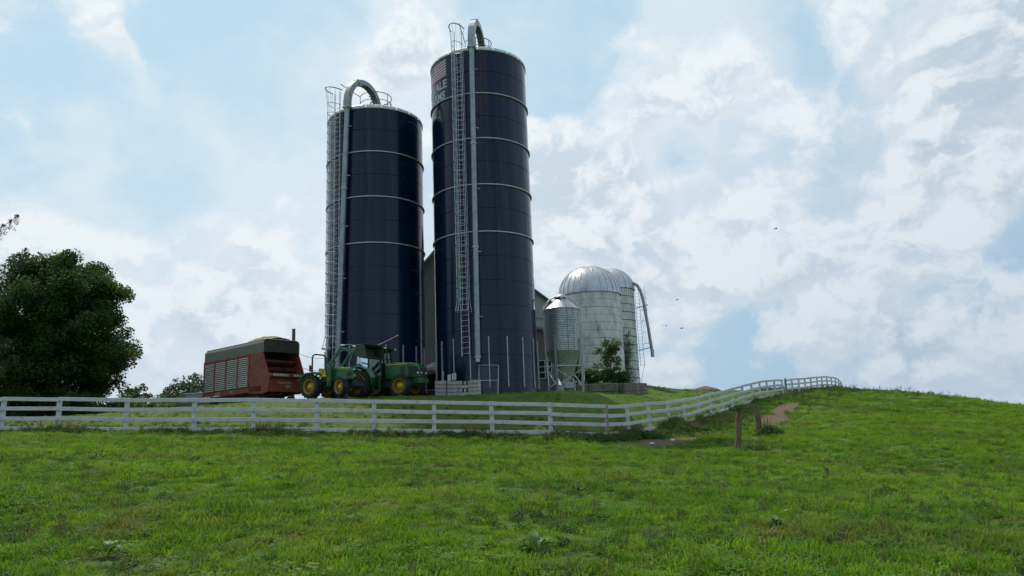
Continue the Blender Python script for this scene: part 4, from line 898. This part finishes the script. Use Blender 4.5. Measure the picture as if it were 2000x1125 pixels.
# ------------------------------------------------------------------ white board fences
def fence(label, pts, tan_post=(), tan_bay=(), first_post=True):
    t_ = thing('board_fence', label, 'fence', (pts[0][0], pts[0][1], pts[0][2])); o0 = Vector(pts[0]); P_ = [Vector(q)-o0 for q in pts]
    n = len(P_)
    for i, q in enumerate(P_):
        if i == 0 and not first_post: continue
        a, b = P_[max(0, i-1)], P_[min(n-1, i+1)]; rz = math.atan2((b-a).y, (b-a).x)
        m = MB(); m.box((0, 0, .52), (.17, .12, 1.72)); o = m.build('post', M['tan'] if i in tan_post else M['white'], t_)
        if i in tan_post: o['label'] = 'stained tan corner post'
        nrm = Vector((-sin(rz), cos(rz), 0)); o.location = q+nrm*.075; o.rotation_euler = (random.uniform(-.012, .012), random.uniform(-.012, .012), rz); bevel(o, .008, 1)
    for i in range(n-1):
        for k, zt_ in enumerate((1.375, .985, .59, .195)):
            a, b = P_[i].copy(), P_[i+1].copy(); a.z += zt_-.0775+random.uniform(-.022, .022); b.z += zt_-.0775+random.uniform(-.022, .022)
            d = (b-a).normalized()*.002; m = MB(); m.beam(a+d, b-d, .032, .155); o = m.build('rail', M['tan'] if i in tan_bay else M['white'], t_)
            nrm = Vector((-(b-a).y, (b-a).x, 0)).normalized(); o.location = -nrm*.012; bevel(o, .006, 1)
    return t_
FL = [(-26.4, 31.35, 3.10), (-23.7, 31.4, 3.02), (-20.96, 31.5, 2.94), (-18.72, 31.6, 2.85), (-16.0, 31.7, 2.73), (-13.24, 31.8, 2.63), (-10.84, 31.9, 2.54), (-8.27, 32.1, 2.43), (-5.95, 32.3, 2.30), (-3.47, 32.5, 2.19), (-1.05, 32.7, 2.08), (1.42, 32.9, 1.95), (3.79, 33, 1.79)]
fence('white four board fence crossing in front of the silos up to the stained corner post', FL, tan_post=(12,))
FR = [(3.85, 33.05, 1.79), (5.07, 35.3, 1.86), (6.43, 37.5, 2.03), (7.84, 40, 2.17), (9.19, 42.4, 2.36), (10.55, 44.8, 2.60), (11.82, 47.1, 2.89), (13.14, 49.3, 3.14), (14.45, 51.6, 3.43), (15.8, 53.8, 3.72), (17.09, 56, 4.0), (18.39, 58.2, 4.25), (19.65, 60.4, 4.45), (20.96, 62.5, 4.61), (22.34, 64.7, 4.76)]
fence('white four board fence climbing the slope between corner post and dark gate post', FR, first_post=False)
FF = [(23.0, 65.9, 4.84)]
for q in [(24.3, 67.9, 5.02), (25.6, 69.8, 5.15), (26.9, 71.8, 5.32), (28.2, 73.7, 5.5), (29.5, 75.6, 5.66), (30.8, 77.6, 5.82), (32.1, 79.6, 5.95), (33.4, 81.7, 6.02), (34.7, 83.8, 6.05), (35.9, 85.9, 6.0), (37.0, 88.0, 5.86), (38.0, 90.1, 5.6), (38.95, 92.2, 5.25), (39.8, 94.3, 4.8)]: FF.append(q)
fence('white board fence on the hilltop beyond the dark gate post, curving over the crest', FF)
tQ = thing('gate_post', 'thin dark metal gate post between the two white fences on the hill', 'post', (22.75, 65.2, 4.7), rad(58))
m = MB(); m.tube([(0, 0, -.2), (0, 0, 1.55)], .07, 8); m.build('shaft', M['rail'], tQ)
m = MB()
for z in (.35, .8, 1.25): m.tube([(0, 0, z), (.2, .05, z-.05), (.34, 0, z+.03)], .025, 5)
m.build('chain', M['rail'], tQ)

# two loose wooden posts, stump, stones
for (x, y, zt_, lx, ly, r, lb) in [(7.95, 28.6, 2.46, .20, 0, .115, 'nearer leaning brown wooden post standing alone in the field'), (10.54, 34, 2.93, -.08, 0, .125, 'farther brown wooden post, just right of the nearer one')]:
    zg = g1(x, y); m = MB(); h = zt_-zg; pr = []
    for i in range(9):
        k = i/8; pr.append(Vector((lx*k+random.uniform(-.008, .008), ly*k, -.2+(h+.2)*k)))
    m.tube(pr, [r*(1.08-.12*i/8)+random.uniform(-.004, .004) for i in range(9)], 10)
    o = m.build('wooden_post', M['wood']); o.location = (x, y, zg); o['label'] = lb; o['category'] = 'post'; o['group'] = 'old wooden posts in the field'
sx, sy = 7.85, 20.; tN = thing('broken_stump', 'small dark broken stump of split wood in the right of the field', 'stump', (sx, sy, g1(sx, sy)))
for k, (dx, h, l) in enumerate([(-.07, .36, -.10), (-.01, .27, -.05), (.05, .24, -.14), (.10, .14, .1), (.2, .07, .35)]):
    m = MB(); m.tube([(dx, .02*k, -.05), (dx+l*.5, .02*k, h*.6), (dx+l, .02*k, h)], [.028, .022, .008], 5); m.build('splinter', M['wood'], tN)
for i, (x, y, s_, lb) in enumerate([(3.95, 11.9, .032, 'small white stone in the grass, lower right of centre'), (5.4, 31.6, .08, 'pale stone on the bare soil beside the fence corner'), (6.6, 33.4, .08, 'smaller pale stone on the bare soil behind the other')]):
    m = MB(); n_ = 8; vs = []
    for a in range(5):
        for b_i in range(n_):
            th = pi*(a+.5)/5; ph = 2*pi*b_i/n_; r = s_*(.8+.4*random.random()); vs.append((r*sin(th)*cos(ph)*1.3, r*sin(th)*sin(ph), r*cos(th)*.6))
    fs = [(a*n_+b_i, (a+1)*n_+b_i, (a+1)*n_+(b_i+1) % n_, a*n_+(b_i+1) % n_) for a in range(4) for b_i in range(n_)]+[tuple(range(n_)), tuple(range(5*n_-1, 4*n_-1, -1))]
    m.add(vs, fs); o = m.build('stone', M['stone']); o.location = (x, y, g1(x, y)+.04); o['label'] = lb; o['category'] = 'stone'

# birds
for i, (x, y, z, s_, rz, fl, lb) in enumerate([(17.9, 50, 15.2, .9, .4, .3, 'lone dark bird high over the right of the field'), (10.0, 50, 8.9, 1.0, 1.2, .5, 'dark bird nearest the pipe of the far white silo'),
                                         (10.9, 50, 10.6, .8, .2, .1, 'dark bird uppermost of the three right of the white silo'), (11.05, 50, 8.7, .9, .1, -.1, 'dark bird lowest of the three right of the white silo')]):
    tb = thing('bird', lb, 'bird', (x, y, z), rz, 'birds flying near the white silos'); m = MB(); m.tube([(-.17*s_, 0, 0), (-.08*s_, 0, 0), (.03*s_, 0, .01), (.10*s_, 0, .015), (.14*s_, 0, .01)], [.006, .03*s_, .035*s_, .022*s_, .004], 6); m.build('body', M['feather'], tb)
    for k in (-1, 1):
        m = MB(); m.add([(.04*s_, 0, 0), (-.06*s_, 0, 0), (-.09*s_, k*.14*s_, .14*fl*s_), (-.14*s_, k*.26*s_, .06*fl*s_), (.03*s_, k*.13*s_, .15*fl*s_)], [(0, 1, 2, 4), (2, 3, 4)]); m.build('wing', M['feather'], tb)

# ------------------------------------------------------------------ trees
def tree(name, label, cat, x, y, H, R, zc, vz, nclump, nleaf, leaf, mt, trunk_r=.35, seed=1, flatk=.55, shape=None, clump_r=.95, group=None, droop=.2):
    global RNG
    RNG = np.random.default_rng(seed); z0 = g1(x, y); t_ = thing(name, label, cat, (x, y, z0), 0, group)
    C = []
    while len(C) < nclump:
        v = RNG.normal(size=3); v /= np.linalg.norm(v); r = RNG.random()**.38
        q = np.array([v[0]*R*r, v[1]*R*r, zc+v[2]*vz*r])
        if shape: q = shape(q)
        if q[2] < .2: continue
        C.append(q)
    C = np.array(C); m = MB()
    m.tube([(0, 0, -.3), (.05, 0, H*.15), (0, .08, H*.4), (.1, 0, H*.7)], [trunk_r*1.3, trunk_r, trunk_r*.7, trunk_r*.3], 10); m.build('trunk', M['bark'], t_)
    m = MB(); idx = RNG.permutation(len(C))[:min(46, len(C))]
    for i in idx:
        q = C[i]; h0 = min(H*.68, max(H*.12, q[2]*.55)); s = Vector((0, 0, h0)); e = Vector(q); md = s.lerp(e, .5)+Vector((0, 0, -.06*(e-s).length))
        m.tube([s, md, e], [trunk_r*.26, trunk_r*.16, .02], 5, cap=False)
    m.build('limbs', M['bark'], t_)
    cr = np.repeat(clump_r*(.75+.5*RNG.random(len(C))), nleaf); cc = np.repeat(C, nleaf, 0); o = RNG.normal(size=(len(cc), 3))
    o /= np.linalg.norm(o, axis=1)[:, None]; o *= (RNG.random(len(cc))**.45)[:, None]; o[:, 2] *= flatk
    P_ = cc+o*cr[:, None]; P_[:, 2] -= droop*(o[:, 0]**2+o[:, 1]**2)*cr; P_ = P_[P_[:, 2] > .05]
    V, F = leaf_arrays(P_, leaf, .15, .75, .3); link('crown', fastmesh('crown', V, F, mt), t_); return t_
def mshape(q):
    k = 1.0
    if q[2] > 8.2: k = max(.4, 1-((q[2]-8.2)/6.2)**2*.5)
    return np.array([q[0]*k, q[1]*k, q[2]])
tree('maple_tree', 'large dark rounded maple tree beyond the fence at the left', 'tree', -32.7, 54.0, 13.4, 5.3, 6.1, 6.95, 560, 330, .165, M['maple'], .42, 14, shape=mshape, clump_r=.92, flatk=.7)
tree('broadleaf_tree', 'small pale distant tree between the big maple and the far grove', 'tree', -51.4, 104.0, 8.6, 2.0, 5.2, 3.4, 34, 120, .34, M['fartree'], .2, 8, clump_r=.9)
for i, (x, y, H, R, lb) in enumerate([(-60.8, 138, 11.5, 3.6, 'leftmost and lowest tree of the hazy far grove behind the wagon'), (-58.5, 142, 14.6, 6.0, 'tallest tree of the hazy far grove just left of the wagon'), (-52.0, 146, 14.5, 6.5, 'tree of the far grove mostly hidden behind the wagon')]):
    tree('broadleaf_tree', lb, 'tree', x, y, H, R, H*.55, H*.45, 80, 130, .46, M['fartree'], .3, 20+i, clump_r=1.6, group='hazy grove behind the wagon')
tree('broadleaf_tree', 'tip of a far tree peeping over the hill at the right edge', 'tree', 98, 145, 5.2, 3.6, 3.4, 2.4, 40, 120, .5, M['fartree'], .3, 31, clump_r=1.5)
for i, (x, y, H, R, lb) in enumerate([(-28.5, 57.5, 2.9, 2.0, 'light green bush just right of the big maple, seen through the fence'), (-26.1, 57.8, 2.7, 1.8, 'light green bush between the other two in the row behind the fence'), (-24.2, 57.5, 2.0, 1.3, 'light green bush of the row nearest the red wagon')]):
    tree('bush', lb, 'bush', x, y, H, R, H*.5, H*.45, 34, 170, .12, M['bush'], .05, 40+i, clump_r=.55, group='light green bushes behind the fence')
# dark undergrowth under the maple
for i, (x, y, R, H, lb) in enumerate([(-36, 51.5, 2.6, 2.6, 'dark shrub beneath the maple at the very left edge'), (-32.3, 50.8, 2.4, 2.3, 'dark shrub beneath the middle of the maple'), (-29.0, 51.5, 2.2, 2.2, 'dark shrub beneath the right side of the maple')]):
    tree('bush', lb, 'bush', x, y, H, R, H*.5, H*.5, 30, 200, .16, M['maple'], .06, 50+i, clump_r=.7, group='dark shrubs under the maple')
# spruce: trunk just outside the frame, drooping boughs reach in
RNG = np.random.default_rng(77); sx, sy = -29.2, 37.0; sz = g1(sx, sy)
tR = thing('spruce_tree', 'spruce at the left edge whose drooping branch tips reach into view', 'tree', (sx, sy, sz))
m = MB(); m.tube([(0, 0, -.3), (0, 0, 8), (0, 0, 17)], [.32, .2, .03], 10); m.build('trunk', M['bark'], tR)
LP = []; m = MB()
def bough(z, a, L, rise=.0):
    N = 14; P_ = []
    for i in range(N+1):
        k = i/N; P_.append(np.array([cos(a)*L*k, sin(a)*L*k, z-L*.28*sin(k*pi*.75)+L*.13*k*k+rise*k]))
    m.tube([Vector(q) for q in P_], [.05*(1-i/N)+.008 for i in range(N+1)], 5, cap=False)
    for i in range(2, N+1):
        c = P_[i]; ntw = 5
        for j in range(ntw):
            s_ = (j-(ntw-1)/2)/(ntw/2); tl = .5*(1.15-i/N)+.12; base_ = c+np.array([-sin(a), cos(a), 0])*s_*tl+np.array([cos(a), sin(a), 0])*RNG.normal()*.1
            hang = .18+.42*(1-abs(i/N-.6)); nl = 26
            tt = RNG.random(nl); q = base_[None]+np.stack([RNG.normal(size=nl)*.035, RNG.normal(size=nl)*.035, -tt*hang], 1); LP.append(q)
            q2 = c[None]+(base_-c)[None]*RNG.random(14)[:, None]+RNG.normal(size=(14, 3))*.03; LP.append(q2)
for z in np.arange(1.3, 16.2, .62):
    L = 3.75*(1-z/17.5)+.3
    for k in range(7): bough(z+RNG.normal()*.12, k*2*pi/7+z*1.9+RNG.normal()*.1, L*(.82+.3*RNG.random()))
bough(8.1, rad(-3), 5.2, .7); bough(7.5, rad(2), 4.8, .7); bough(9.75, rad(3), 4.3, .9); bough(4.0, rad(-8), 5.1, .2); bough(2.7, rad(-5), 4.6, .15); bough(3.3, rad(4), 4.7, .2)
m.build('boughs', M['bark'], tR)
P_ = np.concatenate(LP, 0); V, F = leaf_arrays(P_, .085, 1.2, .28); link('needles', fastmesh('needles', V, F, M['spruce']), tR)

# shrubs by the white silos and the vine
tree('shrub', 'tall feathery green shrub growing above the block wall by the white silo', 'shrub', 7.0, 56.3, 4.1, 1.0, 2.5, 1.7, 32, 80, .13, M['sumac'], .035, 61, clump_r=.42, droop=.8)
for i, (x, R, H, lb) in enumerate([(4.6, .9, 2.0, 'dark low bush on the block wall nearest the feed bin'), (5.9, .95, 2.1, 'dark low bush in the middle above the block wall'), (7.4, .9, 1.9, 'dark low bush at the right end of the block wall')]):
    tree('bush', lb, 'bush', x, 55.6, H, R, H*.62, H*.36, 22, 170, .11, M['sumac'], .04, 65+i, clump_r=.42, group='dark bushes above the block wall')
RNG = np.random.default_rng(9); tV = thing('climbing_vine', 'patchy vine climbing the wall of the farther white silo', 'vine', (DC[0], DC[1], 6.6)); P_ = []; m = MB()
for k in range(5):
    a = rad(14)+RNG.normal()*.05; pts = []
    for z in np.arange(.3, 5.6-.5*k, .25):
        a += RNG.normal()*.05+(.008 if k % 2 else -.008); pts.append(Vector(pol(2.32, a, z)))
        w_ = .22*(1+1.2*sin(z*1.1+.5)**2)*(1.25-z/6.5); n = 30
        aa = a+RNG.normal(size=n)*w_/2.3; zz = z+RNG.normal(size=n)*.16; rr = 2.33+RNG.random(n)*.14; P_.append(np.stack([rr*np.sin(aa), -rr*np.cos(aa), zz], 1))
    m.tube(pts, .02, 4, cap=False)
m.build('stems', M['bark'], tV); V, F = leaf_arrays(np.concatenate(P_, 0), .085, .6, .8); link('leaves', fastmesh('leaves', V, F, M['vine']), tV)

# ------------------------------------------------------------------ grass and weeds
def proto_mesh(name, kind, mt, seed):
    r = np.random.default_rng(seed); Vs, Fs = [], []; o = 0
    if kind == 'blade':
        for i in range(64):
            a = r.random()*2*pi; rad_ = .17*math.sqrt(r.random()); x, y = rad_*cos(a), rad_*sin(a); h = .05+.07*r.random()**1.5; b = r.random()*2*pi; ln = h*(.25+.7*r.random()); wd = .0038+.003*r.random()
            dx, dy = cos(b), sin(b); px, py = -dy*wd, dx*wd
            Vs += [(x-px, y-py, 0), (x+px, y+py, 0), (x+dx*ln*.45-px*.8, y+dy*ln*.45-py*.8, h*.68), (x+dx*ln*.45+px*.8, y+dy*ln*.45+py*.8, h*.68), (x+dx*ln, y+dy*ln, h)]
            Fs += [(o, o+1, o+3), (o, o+3, o+2), (o+2, o+3, o+4)]; o += 5
    else:
        for i in range(46):
            a = r.random()*2*pi; rad_ = .16*math.sqrt(r.random()); c = np.array([rad_*cos(a), rad_*sin(a), .02+.055*r.random()]); 
            for k in range(3):
                b = a+k*2.1; d = np.array([cos(b), sin(b), .25*(r.random()-.3)])*.019; e = np.array([-sin(b), cos(b), .1])*.0095
                Vs += [tuple(c), tuple(c+d*.6+e), tuple(c+d), tuple(c+d*.6-e)]; Fs += [(o, o+1, o+2), (o, o+2, o+3)]; o += 4
    return fastmesh(name, np.array(Vs), np.array(Fs), mt)
lib = bpy.data.collections.new('grass_kinds')
for i in range(3): lib.objects.link(bpy.data.objects.new('grass_tuft', proto_mesh('grass_tuft', 'blade', M['blade'], i)))
for i in range(2): lib.objects.link(bpy.data.objects.new('clover_tuft', proto_mesh('clover_tuft', 'clover', M['clover'], 7+i)))
wlib = bpy.data.collections.new('weed_kinds')
for i in range(3):
    RNG = np.random.default_rng(90+i); n = 130; a = RNG.random(n)*2*pi; r = .2*np.sqrt(RNG.random(n)); z = .03+RNG.random(n)*.26*(1-r*2.2); 
    V, F = leaf_arrays(np.stack([r*np.cos(a), r*np.sin(a), z], 1), .065, .0, .55, .35); wlib.objects.link(bpy.data.objects.new('weed_clump', fastmesh('weed_clump', V, F, M['weed'])))

def stalk_mesh(seed):
    r = np.random.default_rng(seed); Vs, Fs = [], []; o = 0
    for i in range(9):
        a = r.random()*2*pi; x, y = .16*r.random()*cos(a), .16*r.random()*sin(a); h = .22+.26*r.random(); b_ = r.random()*2*pi; lx, ly = .12*h*cos(b_), .12*h*sin(b_); w_ = .0028
        Vs += [(x-w_, y, 0), (x+w_, y, 0), (x+lx+w_, y+ly, h), (x+lx-w_, y+ly, h)]; Fs += [(o, o+1, o+2), (o, o+2, o+3)]; o += 4
        for k in range(5):
            z = h*(.74+.07*k); q = z/h; d_ = .012+.006*r.random(); Vs += [(x+lx*q-d_, y+ly*q, z), (x+lx*q, y+ly*q-d_*.6, z+.004), (x+lx*q+d_, y+ly*q, z+.018), (x+lx*q, y+ly*q+d_*.6, z+.03)]; Fs += [(o, o+1, o+2), (o, o+2, o+3)]; o += 4
    return fastmesh('seed_stalk', np.array(Vs), np.array(Fs), M['stalk'])
wlib.objects.link(bpy.data.objects.new('seed_stalk', stalk_mesh(5)))
def scatter(name, pts, scl, coll, label_kind='stuff', seed=0, tilt=.15):
    n = len(pts); me = bpy.data.meshes.new(name); me.vertices.add(n); me.vertices.foreach_set('co', pts.astype(np.float32).ravel())
    r = np.random.default_rng(seed)
    a = me.attributes.new('scl', 'FLOAT', 'POINT'); a.data.foreach_set('value', scl.astype(np.float32))
    rot = np.stack([r.normal(size=n)*tilt, r.normal(size=n)*tilt, r.random(n)*2*pi], 1)
    a = me.attributes.new('rot', 'FLOAT_VECTOR', 'POINT'); a.data.foreach_set('vector', rot.astype(np.float32).ravel())
    a = me.attributes.new('pick', 'INT', 'POINT'); a.data.foreach_set('value', r.integers(0, 100, n).astype(np.int32))
    o = link(name, me, kind='stuff'); ng = bpy.data.node_groups.new(name+'_nodes', 'GeometryNodeTree')
    ng.interface.new_socket('Geometry', in_out='INPUT', socket_type='NodeSocketGeometry'); ng.interface.new_socket('Geometry', in_out='OUTPUT', socket_type='NodeSocketGeometry')
    N = ng.nodes; gi = N.new('NodeGroupInput'); go = N.new('NodeGroupOutput'); ip = N.new('GeometryNodeInstanceOnPoints'); ci = N.new('GeometryNodeCollectionInfo')
    ci.inputs['Collection'].default_value = coll; ci.inputs['Separate Children'].default_value = True; ci.inputs['Reset Children'].default_value = True
    ip.inputs['Pick Instance'].default_value = True
    def at(nm, ty):
        q = N.new('GeometryNodeInputNamedAttribute'); q.data_type = ty; q.inputs['Name'].default_value = nm; return q.outputs[0]
    e2r = N.new('FunctionNodeEulerToRotation'); L = ng.links
    L.new(gi.outputs[0], ip.inputs['Points']); L.new(ci.outputs[0], ip.inputs['Instance']); L.new(at('pick', 'INT'), ip.inputs['Instance Index'])
    L.new(at('rot', 'FLOAT_VECTOR'), e2r.inputs[0]); L.new(e2r.outputs[0], ip.inputs['Rotation']); L.new(at('scl', 'FLOAT'), ip.inputs['Scale']); L.new(ip.outputs[0], go.inputs[0])
    md = o.modifiers.new('scatter', 'NODES'); md.node_group = ng; return o

R_ = np.random.default_rng(5)
def soilmask(x, y):
    k = np.zeros(len(x), bool)
    for bx, by, ra, rb, an in BARE:
        u = ((x-bx)*cos(an)+(y-by)*sin(an))/ra; v = (-(x-bx)*sin(an)+(y-by)*cos(an))/rb; k |= (u*u+v*v) < .95+.25*np.sin(x*5)*np.sin(y*4)
    return k
def blocked(x, y):
    k = np.hypot(x-SA[0], y-SA[1]) < 3.02; k |= np.hypot(x-SB[0], y-SB[1]) < 3.02; k |= (y > 54) & (x > 3) & (x < 9.4) & (y < 60); k |= np.hypot(x-CC[0], y-CC[1]) < 2.8; return k
def behind_fence(x, y): return (y > 32.2-.05*x) & (y > 33+(x-3.8)*1.62)
pts, scl = [], []
Yb = np.array([4.5, 7, 10, 14, 19, 25, 32, 40, 50, 62, 78, 96])
for i in range(len(Yb)-1):
    y0, y1 = Yb[i], Yb[i+1]; ym = (y0+y1)/2; dens_ = min(105, 105*(11/ym)**1.4); xw = .70*y1+2.5; n = int(dens_*(y1-y0)*2*xw)
    x = (R_.random(n)*2-1)*xw; y = y0+R_.random(n)*(y1-y0)
    pn = .5+.5*np.sin(x*.9+1.7*np.sin(y*.5))*np.sin(y*.8+1.3*np.sin(x*.6)); keep = (R_.random(n) < .55+.45*pn) & ~soilmask(x, y) & ~blocked(x, y)
    if ym > 50: keep &= (x > 8)
    x, y = x[keep], y[keep]; s = (.42+.75*R_.random(len(x))**1.5)*(.75+.55*pn[keep])*max(1.0, (ym/13)**.42)*np.where(behind_fence(x, y), .42, 1.0)
    pts.append(np.stack([x, y, gz(x, y)-.008], 1)); scl.append(s)
pts = np.concatenate(pts); scl = np.concatenate(scl); print('grass tufts', len(pts))
scatter('grass', pts, scl, lib, seed=1)
# weeds: thick along both fences, scattered clumps in the pasture
wp, ws = [], []
def along(P0, n, off, spread, s0, s1):
    P0 = np.array([q[:2] for q in P0]); seg = R_.integers(0, len(P0)-1, n); k = R_.random(n); q = P0[seg]*(1-k)[:, None]+P0[seg+1]*k[:, None]; d = P0[seg+1]-P0[seg]; d /= np.linalg.norm(d, axis=1)[:, None]
    nn = np.stack([d[:, 1], -d[:, 0]], 1); q = q+nn*(off+R_.normal(size=n)*spread)[:, None]
    dn = .5+.5*np.sin(q[:, 0]*1.1+q[:, 1]*.7)*np.sin(q[:, 0]*.37+2); kk = (R_.random(n) < .35+.65*dn) & ~soilmask(q[:, 0], q[:, 1]); q = q[kk]
    wp.append(np.stack([q[:, 0], q[:, 1], gz(q[:, 0], q[:, 1])-.01], 1)); ws.append((s0+(s1-s0)*R_.random(len(q)))*(.7+.6*dn[kk]))
along(FL, 1300, .55, .34, .4, .95); along(FR, 1500, .9, .55, .5, 1.15); along(FF, 500, .6, .5, .6, 1.3)
along([(1.0, 32.3), (3.9, 31.8), (6.5, 34.5)], 330, .1, .35, .7, 1.3)
along([(14.5, 50), (21, 60), (28, 70), (36, 80)], 350, 1.5, .8, .6, 1.2)
for _ in range(700):
    y = 6+30*R_.random()**.8; x = (R_.random()*2-1)*(.7*y+1); n = R_.integers(1, 9); q = np.array([x, y])+R_.normal(size=(n, 2))*(.2+.01*y)*np.array([1.5, .8])
    if soilmask(q[:, 0], q[:, 1]).any(): continue
    wp.append(np.stack([q[:, 0], q[:, 1], gz(q[:, 0], q[:, 1])-.02], 1)); ws.append(.25+.35*R_.random(n))
q = np.array([11.0, 34.1])+R_.normal(size=(26, 2))*.3; wp.append(np.stack([q[:, 0], q[:, 1], gz(q[:, 0], q[:, 1])], 1)); ws.append(.9+.8*R_.random(26))
q = np.array([8.6, 28.2])+R_.normal(size=(12, 2))*.25; wp.append(np.stack([q[:, 0], q[:, 1], gz(q[:, 0], q[:, 1])], 1)); ws.append(.6+.4*R_.random(12))
# crest of the right hill
cx_ = 24+28*R_.random(900); cy_ = 76-.33*(cx_-24)+R_.normal(size=900)*3; wp.append(np.stack([cx_, cy_, gz(cx_, cy_)], 1)); ws.append(.7+.9*R_.random(900))
wp = np.concatenate(wp); ws = np.concatenate(ws); scatter('weeds', wp, ws, wlib, seed=2, tilt=.2)

# a few broad-leaved plants one can point to
for i, (x, y, s_, lb) in enumerate([(.15, 8.6, 1.0, 'bright broad leaved weed at the bottom centre of the field'), (-4.3, 8.3, .8, 'bright broad leaved weed at the bottom left of the field'), (1.05, 14.2, .8, 'grey green thistle rosette in the middle of the field'), (3.2, 10.1, .7, 'low broad leaved weed right of the bottom centre')]):
    RNG = np.random.default_rng(200+i); m = MB()
    for k in range(11):
        a = RNG.random()*2*pi; L = s_*(.13+.12*RNG.random()); h = s_*(.08+.13*RNG.random()); d = Vector((cos(a), sin(a), 0)); e = Vector((-sin(a), cos(a), 0))*L*.22
        c0 = d*.01; c1 = d*L*.35+Vector((0, 0, h*.75)); c2 = d*L*.75+Vector((0, 0, h)); c3 = d*L*1.1+Vector((0, 0, h*.75))
        m.add([c0, c1-e, c1+e, c2-e*1.0, c2+e*1.0, c3, c1-Vector((0, 0, .01)), c2-Vector((0, 0, .012))], [(0, 1, 6), (0, 6, 2), (1, 3, 7, 6), (6, 7, 4, 2), (3, 5, 7), (7, 5, 4)], True)
    o = m.build('leafy_weed', M['dock'] if i != 2 else M['sumac']); o.location = (x, y, g1(x, y)+.01); o['label'] = lb; o['category'] = 'weed'
